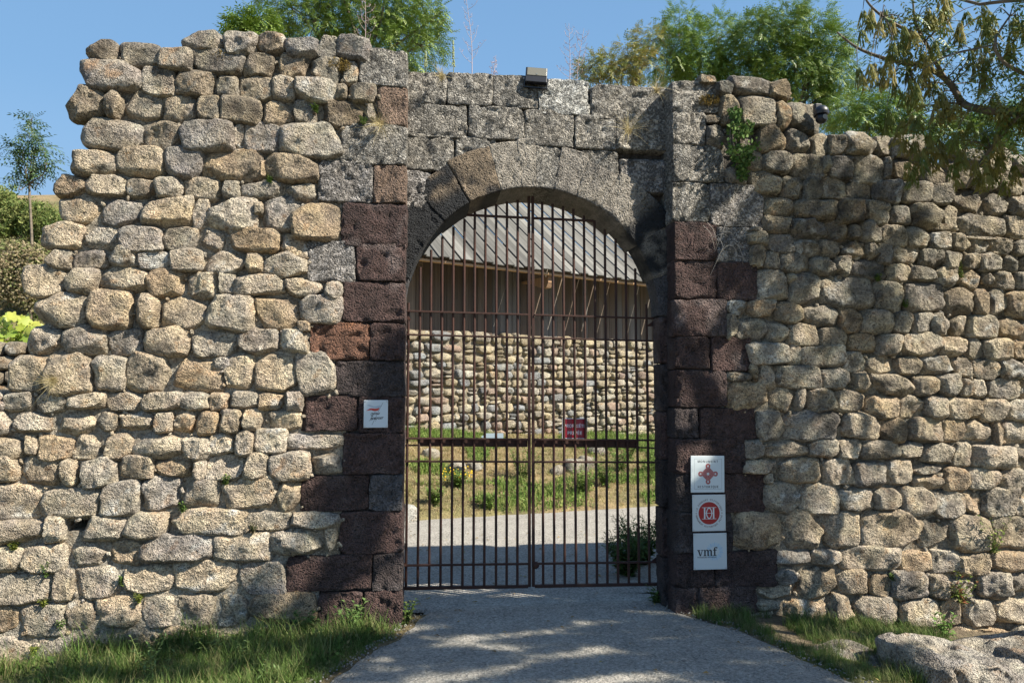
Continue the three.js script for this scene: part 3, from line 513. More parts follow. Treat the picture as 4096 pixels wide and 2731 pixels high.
{
  const r = rng(310), b = thing('wooden_barn', 'weathered plank barn with steep grey board roof, behind the low cream stone wall', 'barn', barnAt(0, 0, 0).toArray());
  b.rotation.y = BANG;                                  // local x along the wall, z towards the gate
  const plank = (w, h, d) => { const g = new RoundedBoxGeometry(w, h, d, 1, 0.006), p = g.attributes.position, uv = g.attributes.uv, u0 = r() * 3, v0 = r() * 3; for (let i = 0; i < p.count; i++) uv.setXY(i, p.getX(i) * 2.2 + u0, p.getY(i) * 0.35 + v0); return g; };
  for (let x = -1.4; x < 9.4;) {
    const w = rr(0.15, 0.27, r), t = r(), c = mul(t < 0.35 ? [0.17, 0.125, 0.095] : t < 0.65 ? [0.21, 0.185, 0.165] : t < 0.85 ? [0.13, 0.095, 0.072] : [0.25, 0.19, 0.145], rr(0.7, 1.1, r)), o = r() * 30;
    const g = plank(w - 0.008, 2.3, 0.03); tint(g, (px, py) => c.map((v) => v * (1 + 0.25 * fbm(o, py * 2, px * 8, 2))));
    const m = part('wall_board', g, MAT.wood, b); m.position.set(x + w / 2, 4.3, -0.22 + rr(-0.006, 0.006, r)); x += w;
  }
  const PITCH = THREE.MathUtils.degToRad(38), L = 5.6, ez = 1.02, ey = 4.66, roof = new THREE.Group();
  // roof boards run down the slope; every second one lies on top of its neighbours
  const slope = V(0, Math.sin(PITCH), -Math.cos(PITCH)), nrm = V(0, Math.cos(PITCH), Math.sin(PITCH));
  for (let i = 0, x = -2.6; x < 9.8; i++) {
    const up = i % 2, w = up ? rr(0.24, 0.30, r) : rr(0.26, 0.33, r), k = rr(0.55, 1.15, r), c = [0.185 * k, 0.18 * k, 0.17 * k], o = r() * 30, l = L + rr(-0.05, 0.05, r);
    const g = plank(w, l, 0.028); tint(g, (px, py) => c.map((v, q) => v * (1 + 0.7 * fbm(o, py * 1.5, px * 7, 3) - (q === 2 ? 0.03 : 0))));
    const m = part('roof_board', g, MAT.wood, b); const p = V(x, ey, ez).addScaledVector(slope, l / 2 - 0.03).addScaledVector(nrm, 0.02 + (up ? 0.034 : 0) + rr(0, 0.008, r)); m.position.copy(p); m.rotation.set(-(Math.PI / 2 - PITCH), 0, 0); m.rotateZ(rr(-0.008, 0.008, r)); x += 0.27;
  }
  const fa = plank(0.05, 12.4, 0.11); fa.rotateZ(Math.PI / 2); tint(fa, () => [0.52, 0.33, 0.19]); part('eave_batten', fa, MAT.wood, b).position.set(3.6, ey - 0.055, ez - 0.09);
  for (const x of [-1.9, 3.28, 8.5]) { const s = new THREE.Shape(); s.moveTo(0, 0); s.lineTo(1.08, 0); s.lineTo(1.08, -0.14); s.lineTo(1.0, -0.26); s.lineTo(0.85, -0.26); s.lineTo(0.2, -0.05); s.lineTo(0, -0.05); s.closePath(); const g = new THREE.ExtrudeGeometry(s, { depth: 0.14, bevelEnabled: false }); g.rotateY(-Math.PI / 2); const uv = g.attributes.uv; g.translate(0.08, 0, 0); tint(g, () => [0.44, 0.27, 0.16]); part('eave_bracket', g, MAT.wood, b).position.set(x, ey - 0.09, -0.2); }
  const inner = box(11, 3.4, 4.2, 4, 3.7, -2.4); tint(inner, () => [0.06, 0.05, 0.04]); part('barn_frame', inner, MAT.mortar, b);
}

// ------------------------------------------------------------------ iron gate: two leaves
{
  const r = rng(400), Z = -0.40, sag = -0.0175;         // the leaves have sunk a little towards the right
  const BARS = [[-0.171, -0.065, 0.037, 0.141, 0.244, 0.346, 0.446, 0.547, 0.653, 0.755, 0.857], [1.098, 1.202, 1.303, 1.408, 1.512, 1.613, 1.715, 1.82, 1.922, 2.02, 2.125]];
  const arcTop = (x) => 2.70 + Math.sqrt(Math.max(0.02, 1.15 * 1.15 - (x - 0.985) ** 2));
  const rod = (len, rad) => { const g = new THREE.CylinderGeometry(rad, rad, len, 10, 1); return g; };
  const rail = (leaf, x0, x1, y, h = 0.018, d = 0.03, z = Z) => { const g = new RoundedBoxGeometry(x1 - x0, h, d, 1, 0.003); const m = part('rail', g, MAT.iron, leaf); m.position.set((x0 + x1) / 2, y + sag * ((x0 + x1) / 2), z); m.rotation.z = Math.atan(sag); return m; };
  const leaves = [thing('iron_gate_leaf', 'left leaf of the rusty iron bar gate, hinged on the pillar with the castle plaque', 'gate', [0, 0, 0]), thing('iron_gate_leaf', 'right leaf of the rusty iron bar gate, carrying the red private property sign', 'gate', [0, 0, 0])];
  leaves.forEach((leaf, k) => {
    for (const x of BARS[k]) { const low = 0.19 + sag * x, top = Math.min(3.86, Math.max(2.60, arcTop(x) - 0.02)) - rr(0, 0.02, r), g = rod(top - low, 0.0125); const m = part('bar', g, MAT.iron, leaf); m.position.set(x, (top + low) / 2, Z); m.rotation.z = rr(-0.002, 0.002, r); }
    const sx = k ? 1.005 : 0.968, top = 3.86; part('meeting_stile', new RoundedBoxGeometry(0.026, top - 0.17, 0.03, 1, 0.003), MAT.iron, leaf).position.set(sx, (top + 0.17) / 2, Z + (k ? 0.004 : 0));
    const a = k ? 1.018 : -0.21, b = k ? 2.20 : 0.955;
    for (const y of [2.727, 2.507, 1.55, 1.34, 0.40]) rail(leaf, a, b, y, 0.017, 0.028, Z + 0.018);
    rail(leaf, a, b, 0.19, 0.026, 0.036);
    rail(leaf, k ? 1.018 : 0.37, k ? 1.60 : 0.955, 3.66, 0.02, 0.03, Z + 0.018);
    const bm = part('cross_beam', new RoundedBoxGeometry(k ? 1.02 : 1.02, 0.068, 0.05, 1, 0.004), MAT.iron, leaf); bm.position.set(k ? 1.53 : 0.445, 1.508 + sag * (k ? 1.53 : 0.445), Z - 0.045); bm.rotation.z = Math.atan(sag);
    // hinge plates: iron triangles running into the jamb
    for (const y of [0.40, 2.66]) { const s = new THREE.Shape(); const d = k ? 1 : -1; s.moveTo(0, 0); s.lineTo(0.13 * d, 0.09); s.lineTo(0.13 * d, -0.012); s.lineTo(0, -0.012); s.closePath(); const g = new THREE.ExtrudeGeometry(s, { depth: 0.012, bevelEnabled: false }); const m = part('hinge_plate', g, MAT.iron, leaf); m.position.set(k ? 2.13 : -0.15, y + sag * (k ? 2.1 : 0), Z + 0.002); }
  });
  part('latch_bar', rod(0.15, 0.008).rotateZ(Math.PI / 2), MAT.iron, leaves[0]).position.set(-0.13, 1.485, Z - 0.02);
  part('latch_bar', rod(0.28, 0.008).rotateZ(Math.PI / 2 - 0.05), MAT.iron, leaves[1]).position.set(2.08, 1.44, Z - 0.02);
  const kn = part('lock_knob', new THREE.SphereGeometry(0.034, 16, 12), MAT.iron, leaves[1]); kn.position.set(1.022, 0.372, Z + 0.03); kn.scale.z = 0.75;
}

// ------------------------------------------------------------------ signs
function canvasTex(w, h, draw) { const c = document.createElement('canvas'); c.width = w; c.height = h; const g = c.getContext('2d'); draw(g, w, h); const t = new THREE.CanvasTexture(c); t.colorSpace = THREE.SRGBColorSpace; return t; }
function plaque(name, label, w, h, pos, draw, o = {}) {
  const t = thing(name, label, 'sign', pos, o.group); t.rotation.z = o.tilt || 0;
  part('plate', new RoundedBoxGeometry(w, h, 0.008, 2, 0.003), std({ color: new THREE.Color().setRGB(0.62, 0.63, 0.63), roughness: 0.4 }), t);
  const px = 1024, py = Math.round(1024 * h / w);
  const p = part('printed_face', new THREE.PlaneGeometry(w - 0.004, h - 0.004), std({ map: canvasTex(px, py, draw), color: new THREE.Color().setRGB(0.72, 0.74, 0.75), roughness: o.rough ?? 0.38 }), t); p.position.z = 0.0052;
  if (o.screws !== false) for (const [a, b] of [[-1, -1], [1, -1], [-1, 1], [1, 1]]) { const g = new THREE.CylinderGeometry(0.0045, 0.006, 0.006, 12); g.rotateX(Math.PI / 2); const s = part('screw', g, MAT.steel, t); s.position.set(a * (w / 2 - 0.012), b * (h / 2 - 0.012), 0.008); }
  return t;
}
plaque('castle_plaque', 'white square plaque with red pennant and black handwriting on the left pillar', 0.205, 0.237, [-0.43, 1.795, 0.03], (g, w, h) => {
  g.fillStyle = '#dfe6ea'; g.fillRect(0, 0, w, h); const X = (x) => (x - 490) / 815 * w, Y = (y) => (y - 358) / 940 * h;
  g.fillStyle = '#b9c6d3'; g.beginPath(); g.moveTo(X(590), Y(530)); g.bezierCurveTo(X(700), Y(470), X(740), Y(560), X(860), Y(565)); g.bezierCurveTo(X(960), Y(560), X(980), Y(520), X(1080), Y(535)); g.lineTo(X(1030), Y(615)); g.bezierCurveTo(X(900), Y(650), X(760), Y(610), X(590), Y(530)); g.fill();
  g.fillStyle = '#cf3a30'; g.beginPath(); g.moveTo(X(540), Y(715)); g.bezierCurveTo(X(640), Y(700), X(640), Y(640), X(740), Y(635)); g.bezierCurveTo(X(860), Y(640), X(900), Y(660), X(1028), Y(612)); g.lineTo(X(985), Y(705)); g.bezierCurveTo(X(900), Y(745), X(840), Y(740), X(760), Y(705)); g.bezierCurveTo(X(690), Y(690), X(620), Y(730), X(540), Y(715)); g.fill();
  g.strokeStyle = '#d88a3c'; g.lineWidth = 8; g.beginPath(); g.moveTo(X(840), Y(660)); g.quadraticCurveTo(X(890), Y(690), X(950), Y(655)); g.stroke();
  g.strokeStyle = '#16191d'; g.lineWidth = 13; g.lineCap = 'round'; g.beginPath(); g.moveTo(X(1133), Y(450)); g.lineTo(X(980), Y(760)); g.moveTo(X(930), Y(870)); g.lineTo(X(770), Y(1205)); g.moveTo(X(935), Y(940)); g.lineTo(X(895), Y(1080)); g.moveTo(X(670), Y(1060)); g.quadraticCurveTo(X(760), Y(1040), X(800), Y(1015)); g.stroke();
  g.fillStyle = '#16191d'; const line = (t, x, y, s, k) => { g.save(); g.lineWidth = 7; g.translate(X(x), Y(y)); g.transform(1, -0.03, -0.32, 1, 0, 0); g.font = `italic bold ${s}px sans-serif`; g.textBaseline = 'alphabetic'; g.fillText(t, 0, 0, k / 815 * w); g.strokeStyle = '#16191d'; g.strokeText(t, 0, 0, k / 815 * w); g.restore(); };
  line('CHÂTEAU', 705, 862, 128, 310); line('DE', 725, 925, 92, 70); line('BEAUFORT', 700, 1022, 128, 430);
});
const plaques = 'heritage plaques in a column on the right pillar';
plaque('heritage_plaque', 'topmost of the pillar plaques, white with red looped labyrinth emblem, reading Monument Historique', 0.318, 0.33, [2.54, 1.237, 0.03], (g, w, h) => {
  g.fillStyle = '#e3eaec'; g.fillRect(0, 0, w, h); const X = (x) => (x - 180) / 428 * w, Y = (y) => (y - 72) / 445 * h;
  g.strokeStyle = '#4a4f55'; g.lineWidth = 5; g.strokeRect(X(222), Y(108), X(575) - X(222), Y(478) - Y(108));
  g.fillStyle = '#2e3338'; g.textAlign = 'center'; g.textBaseline = 'middle'; g.font = 'bold 96px sans-serif'; const sp = (t, y) => { const a = [...t], n = a.length, L = X(535) - X(262); a.forEach((c, i) => g.fillText(c, X(262) + L * (i + 0.5) / n, Y(y), L / n)); };
  sp('MONUMENT', 140); sp('HISTORIQUE', 450);
  const cx = X(398), cy = Y(292), R1 = 232; g.fillStyle = '#a83a3c'; g.beginPath(); g.moveTo(cx, cy - R1); g.lineTo(cx + R1, cy); g.lineTo(cx, cy + R1); g.lineTo(cx - R1, cy); g.fill();
  for (const [a, b] of [[0, -1], [1, 0], [0, 1], [-1, 0]]) { g.beginPath(); for (let i = 0; i < 8; i++) { const t = (i + 0.5) * Math.PI / 4; g.lineTo(cx + a * 230 + 78 * Math.cos(t), cy + b * 230 + 78 * Math.sin(t)); } g.fill(); }
  g.strokeStyle = '#d9b9b8'; g.lineWidth = 4; for (let k = 60; k < 215; k += 22) { g.beginPath(); g.moveTo(cx, cy - k); g.lineTo(cx + k, cy); g.lineTo(cx, cy + k); g.lineTo(cx - k, cy); g.closePath(); g.stroke(); }
  for (const [a, b] of [[0, -1], [1, 0], [0, 1], [-1, 0]]) { g.beginPath(); g.arc(cx + a * 230, cy + b * 230, 52, 0, 7); g.stroke(); }
  g.fillStyle = '#e3eaec'; for (const [a, b, q] of [[0, 0, 40], [0, -1, 27], [1, 0, 27], [0, 1, 27], [-1, 0, 27]]) { g.beginPath(); g.arc(cx + a * 230, cy + b * 230, q, 0, 7); g.fill(); }
}, { screws: false, tilt: -0.012 });
plaque('heritage_plaque', 'middle of the pillar plaques, white with red disc and white back-to-back letters ringed by text', 0.312, 0.325, [2.547, 0.89, 0.03], (g, w, h) => {
  g.fillStyle = '#e0e3e2'; g.fillRect(0, 0, w, h); const cx = w * 0.5, cy = h * 0.508;
  g.fillStyle = '#b01722'; g.beginPath(); g.arc(cx, cy, 332, 0, 7); g.fill();
  g.fillStyle = '#e9ebea'; g.strokeStyle = '#e9ebea';
  const D = (s) => { g.lineWidth = 46; g.beginPath(); g.moveTo(cx - s * 140, cy - 165); g.lineTo(cx - s * 140, cy + 165); g.stroke(); g.lineWidth = 14; for (const q of [-1, 1]) { g.beginPath(); g.moveTo(cx - s * 225, cy + q * 168); g.lineTo(cx - s * 20, cy + q * 168); g.stroke(); } g.lineWidth = 30; g.beginPath(); g.ellipse(cx - s * 30, cy, 112, 165, 0, -Math.PI / 2, Math.PI / 2, s < 0); g.stroke(); };
  D(1); D(-1); g.lineWidth = 16; g.beginPath(); g.moveTo(cx - 160, cy); g.lineTo(cx + 160, cy); g.stroke();
  g.fillStyle = '#7c6a68'; g.textAlign = 'center'; g.textBaseline = 'middle'; g.font = 'bold 74px sans-serif';
  const arc = (t, a0, a1, rad, flip) => [...t].forEach((c, i, A) => { const a = a0 + (a1 - a0) * (i + 0.5) / A.length; g.save(); g.translate(cx + rad * Math.cos(a), cy + rad * Math.sin(a)); g.rotate(a + (flip ? -Math.PI / 2 : Math.PI / 2)); g.fillText(c, 0, 0); g.restore(); });
  arc('LA DEMEURE HISTORIQUE', -Math.PI * 0.955, -Math.PI * 0.045, 402, false); arc('MONUMENT HISTORIQUE PRIVÉ', Math.PI * 0.955, Math.PI * 0.045, 402, true);
  g.lineWidth = 9; g.strokeStyle = '#7c6a68'; for (const s of [-1, 1]) { g.beginPath(); g.arc(cx + s * 402, cy, 15, 0, 7); g.stroke(); }
}, { tilt: -0.006 });
plaque('heritage_plaque', 'lowest of the pillar plaques, white with pale blue rosette and black lowercase letters', 0.312, 0.322, [2.552, 0.548, 0.03], (g, w, h) => {
  g.fillStyle = '#dde2e3'; g.fillRect(0, 0, w, h); const X = (x) => (x - 203) / 425 * w, Y = (y) => (y - 1035) / 440 * h;
  g.save(); g.translate(X(472), Y(1255)); for (let i = 0; i < 22; i++) { g.rotate(Math.PI * 2 / 22); g.fillStyle = i % 2 ? '#bdd6e8' : '#c9dde9'; g.beginPath(); g.ellipse(0, -205, 26, 66, 0, 0, 7); g.fill(); } g.restore();
  g.fillStyle = '#1c2630'; g.textBaseline = 'alphabetic'; g.font = 'bold 340px serif'; g.fillText('vmf', X(246), Y(1310), X(500) - X(246)); g.font = 'bold 54px sans-serif'; g.fillText('PATRIMOINE HISTORIQUE', X(247), Y(1334), X(495) - X(247));
}, { tilt: -0.004 });
plaque('private_property_sign', 'red rectangular private property sign with white capitals wired behind the gate bars', 0.245, 0.195, [1.412, 1.628, -0.432], (g, w, h) => {
  g.fillStyle = '#d9dbe2'; g.fillRect(0, 0, w, h); g.fillStyle = '#a5142f'; g.fillRect(18, 24, w - 36, h - 48); g.fillStyle = '#e6e9f0'; g.textAlign = 'center'; g.textBaseline = 'alphabetic'; g.font = 'bold 185px sans-serif'; g.fillText('PROPRIÉTÉ', w / 2, h * 0.45, w * 0.88); g.fillText('PRIVÉE', w / 2, h * 0.80, w * 0.6);
}, { screws: false, tilt: -0.017 });

// ------------------------------------------------------------------ floodlight and camera
{
  const t = thing('floodlight', 'black square floodlight with pale glass tilted on the wall top above the arch', 'lamp', [1.0, 4.835, -0.18]); t.rotation.set(0, -0.1, -0.07);
  const b = part('housing', new RoundedBoxGeometry(0.205, 0.16, 0.05, 2, 0.006), MAT.black, t); b.position.set(0, 0.115, 0); b.rotation.x = -0.25;
  const gl = part('glass', new RoundedBoxGeometry(0.186, 0.086, 0.006, 2, 0.003), std({ color: new THREE.Color().setRGB(0.19, 0.18, 0.145), roughness: 0.25 }), b); gl.position.set(0.004, 0.03, 0.027);
  const led = part('light_chip', new THREE.CylinderGeometry(0.009, 0.009, 0.004, 14).rotateX(Math.PI / 2), std({ color: new THREE.Color().setRGB(0.16, 0.17, 0.16) }), b); led.position.set(0.004, 0.004, 0.031);
  const br = [box(0.01, 0.09, 0.03, -0.108, 0.05, 0), box(0.01, 0.09, 0.03, 0.108, 0.05, 0), box(0.226, 0.008, 0.03, 0, 0.002, 0)]; part('bracket', mergeGeometries(br), MAT.black, t);
  for (const x of [-0.1145, 0.1145]) part('bolt', new THREE.CylinderGeometry(0.009, 0.009, 0.008, 10).rotateZ(Math.PI / 2), MAT.steel, t).position.set(x, 0.085, 0.004);
  const c = thing('surveillance_camera', 'small black dome surveillance camera on the end stone of the right wall top', 'camera', [3.70, 4.565, 0.10]);
  part('mount', new RoundedBoxGeometry(0.07, 0.13, 0.05, 2, 0.01), MAT.black, c).position.set(-0.01, 0.09, -0.045);
  const hood = new THREE.SphereGeometry(0.068, 24, 12, 0, Math.PI * 2, 0, Math.PI * 0.55); part('hood', hood, MAT.black, c).position.y = 0.055;
  part('collar', new THREE.CylinderGeometry(0.070, 0.066, 0.022, 24), std({ color: new THREE.Color().setRGB(0.03, 0.032, 0.04), roughness: 0.35 }), c).position.y = 0.045;
  const ball = part('lens_ball', new THREE.SphereGeometry(0.054, 24, 16), MAT.black, c); ball.position.y = 0.0; part('lens', new THREE.CylinderGeometry(0.024, 0.024, 0.012, 20).rotateX(Math.PI / 2), std({ color: new THREE.Color().setRGB(0.05, 0.06, 0.07), roughness: 0.1 }), ball).position.set(0.004, -0.004, 0.05);
}

// ------------------------------------------------------------------ leaf and blade shapes
function bladeTuft(n, len, wid, seed, spread = 0.05, bendy = 0.6) {
  const r = rng(seed), pos = [], idx = [], nor = [];
  for (let i = 0; i < n; i++) {
    const a = r() * 6.28, b = r() * spread, l = len * (0.45 + 0.6 * r()), be = bendy * (0.3 + r()), w = wid * (0.6 + 0.6 * r()), x0 = Math.cos(a * 3) * b, z0 = Math.sin(a * 3) * b, dx = Math.cos(a), dz = Math.sin(a), k = pos.length / 3;
    for (let s = 0; s <= 3; s++) { const t = s / 3, f = be * t * t * l * 0.8, y = l * t * (1 - 0.25 * be * t), ww = w * (1 - t * 0.95) * 0.5; for (const q of [-1, 1]) { pos.push(x0 + dx * f - dz * ww * q, y, z0 + dz * f + dx * ww * q); nor.push(dx * 0.3, 0.9, dz * 0.3); } }
    for (let s = 0; s < 3; s++) { const c = k + s * 2; idx.push(c, c + 1, c + 2, c + 1, c + 3, c + 2); }
  }
  const g = new THREE.BufferGeometry(); g.setAttribute('position', new THREE.Float32BufferAttribute(pos, 3)); g.setIndex(idx); g.computeVertexNormals(); return g;
}
function leafletGeo(pos, idx, o, dir, side, len, wid, fold = 0.25) {   // one folded pointed leaflet of four faces
  const n = V(0, 0, 0).crossVectors(dir, side).normalize(), k = pos.length / 3, P = (a, b, c) => { const q = o.clone().addScaledVector(dir, a * len).addScaledVector(side, b * wid).addScaledVector(n, c * wid); pos.push(q.x, q.y, q.z); };
  P(0, 0, 0); P(0.42, 0.5, fold); P(0.45, 0, 0); P(0.42, -0.5, fold); P(1, 0, -fold * 0.8); idx.push(k, k + 1, k + 2, k, k + 2, k + 3, k + 1, k + 4, k + 2, k + 3, k + 2, k + 4);
}
function pinnate(seed, L = 0.26, pairs = 4, ll = 0.075, lw = 0.026) {
  const r = rng(seed), pos = [], idx = [];
  for (let i = 0; i <= pairs; i++) {
    const t = (i + 0.6) / (pairs + 0.6), o = V(0, -0.10 * L * t * t * 2, L * t);
    if (i === pairs) leafletGeo(pos, idx, o, V(0, -0.35, 1).normalize(), V(1, 0, 0), ll, lw);
    else for (const s of [-1, 1]) { const d = V(s * 0.9, -0.25 - 0.2 * r(), 0.55 + 0.2 * r()).normalize(), sd = V(-0.5 * s, 0, 0.86).normalize(); leafletGeo(pos, idx, o, d, sd, ll * (0.8 + 0.3 * r()), lw); }
  }
  const k = pos.length / 3; pos.push(-0.002, 0, 0, 0.002, 0, 0, 0, -0.2 * L, L); idx.push(k, k + 1, k + 2);
  const g = new THREE.BufferGeometry(); g.setAttribute('position', new THREE.Float32BufferAttribute(pos, 3)); g.setIndex(idx); g.computeVertexNormals(); return g;
}
function leafSpray(n, size, lw, seed, rad) {          // a twig's worth of simple leaves
  const r = rng(seed), pos = [], idx = [];
  for (let i = 0; i < n; i++) { const d = V(r() * 2 - 1, r() * 1.6 - 0.6, r() * 2 - 1).normalize(), o = V(r() - 0.5, r() - 0.5, r() - 0.5).multiplyScalar(rad), s = V(r() - 0.5, r() - 0.5, r() - 0.5).cross(d).normalize(); leafletGeo(pos, idx, o, d, s, size * (0.6 + 0.6 * r()), lw, 0.15); }
  const g = new THREE.BufferGeometry(); g.setAttribute('position', new THREE.Float32BufferAttribute(pos, 3)); g.setIndex(idx); g.computeVertexNormals(); return g;
}
const ashLeaf = pinnate(3), ashFar = pinnate(4, 0.34, 4, 0.12, 0.044);
const SHADES = (r, n, cols, v = 0.3) => Array.from({ length: n }, () => { const c = cols[Math.floor(r() * cols.length)], k = 1 - v / 2 + v * r(); return new THREE.Color().setRGB(c[0] * k, c[1] * k, c[2] * k); });

// ------------------------------------------------------------------ trees behind the wall
const white = leafMat(1, 1, 1, 0.42, 0.42), whiteSoft = leafMat(1, 1, 1, 0.35, 0.65);
// a tree: trunk, limbs to every clump of the crown, leaves spread through uneven clumps
function tree(label, base, trunkTop, clumps, o) {
  const { leaves, geo = ashFar, cols, seed, group, cat = 'tree', name = 'ash_tree', tr = 0.14, size = 0.82, mat = white, pw = 2 } = o, r = rng(seed);
  const t = thing(name, label, cat, base, group), B = V(...base), top = V(...trunkTop).sub(B);
  part('trunk', tube([[0, -0.3, 0], [top.x * 0.35 + 0.08, top.y * 0.4, top.z * 0.4], [top.x, top.y, top.z]], tr, tr * 0.55, 6, 8), MAT.bark, t);
  const limbs = [], mats = [], vol = clumps.reduce((s, c) => s + c[3] ** pw, 0);
  for (const [x, y, z, rad] of clumps) {
    const c = V(x, y, z).sub(B), mid = top.clone().lerp(c, 0.5).add(V(rr(-0.2, 0.2, r), rr(-0.25, 0.05, r), rr(-0.2, 0.2, r))); limbs.push(tube([top.toArray(), mid.toArray(), c.toArray()], tr * 0.34, tr * 0.08, 4, 5));
    for (let i = 0; i < 6; i++) { const d = V(r() * 2 - 1, r() * 1.5 - 0.4, r() * 2 - 1).normalize().multiplyScalar(rad * 0.95); limbs.push(tube([c.toArray(), c.clone().addScaledVector(d, 0.5).add(V(0, -0.05, 0)).toArray(), c.clone().add(d).toArray()], tr * 0.10, tr * 0.03, 3, 4)); }
    const n = Math.round(leaves * rad ** pw / vol), ph = r() * 9;
    for (let i = 0; i < n; i++) {
      const d = V(r() * 2 - 1, r() * 2 - 1, r() * 2 - 1); if (d.length() > 1 || d.length() < 0.05) { i--; continue; } d.normalize();
      const bump = 1 + 0.38 * vn(d.x * 2.6 + ph, d.y * 2.6, d.z * 2.6 + ph) + 0.22 * vn(d.x * 6 + ph, d.y * 6, d.z * 6), k = rad * bump * (0.35 + 0.68 * Math.cbrt(r()));
      { const f = Math.max(2.4, 1.6 / rad); if (vn(ph * 3 + d.x * k * f, c.y * 1.5 + d.y * k * f, c.z + d.z * k * f) < -0.14) continue; }   // gaps
      const p = c.clone().addScaledVector(d, k), yaw = Math.atan2(d.x, d.z) + rr(-0.9, 0.9, r), e = new THREE.Euler(rr(-0.5, 0.9, r) - d.y * 0.5, yaw, rr(-0.6, 0.6, r), 'YXZ');
      mats.push(M4(p, e, size * rr(0.7, 1.25, r)));
    }
  }
  part('branches', mergeGeometries(limbs), MAT.bark, t);
  stuffPart('crown', geo, mat, mats, t, SHADES(r, mats.length, cols, 0.5));
  return t;
}
const AT = (dx, dy, depth) => { // a place in the world that lies in a given direction from the tripod, for things whose distance was judged by eye
  const yaw = THREE.MathUtils.degToRad(7), pi = THREE.MathUtils.degToRad(3.6), f = V(Math.sin(yaw) * Math.cos(pi), Math.sin(pi), -Math.cos(yaw) * Math.cos(pi)), r = V(Math.cos(yaw), 0, Math.sin(yaw)), u = V(0, 0, 0).crossVectors(r, f);
  return V(0, 2.04, 6.15).addScaledVector(f, depth).addScaledVector(r, (dx - 1176) / 1600 * depth).addScaledVector(u, -(dy - 784) / 1600 * depth);
};
const clumpsAt = (list, depth, r = rng(9)) => list.map(([x, y, rad, dd = 0]) => { const p = AT(x, y, depth + dd); return [p.x, p.y, p.z, rad / 1600 * (depth + dd)]; });
const ground = (p) => [p.x, H(clamp(p.x, -40, 40), clamp(p.z, -40, 40)) - 0.1, p.z];
const G1 = [[0.23, 0.33, 0.06], [0.28, 0.38, 0.075], [0.17, 0.27, 0.05], [0.33, 0.41, 0.11]], G2 = [[0.27, 0.38, 0.065], [0.33, 0.43, 0.09], [0.20, 0.30, 0.055]], GY = [[0.42, 0.40, 0.12], [0.28, 0.33, 0.08], [0.48, 0.40, 0.15]];
const behind = 'ash trees behind the gateway';
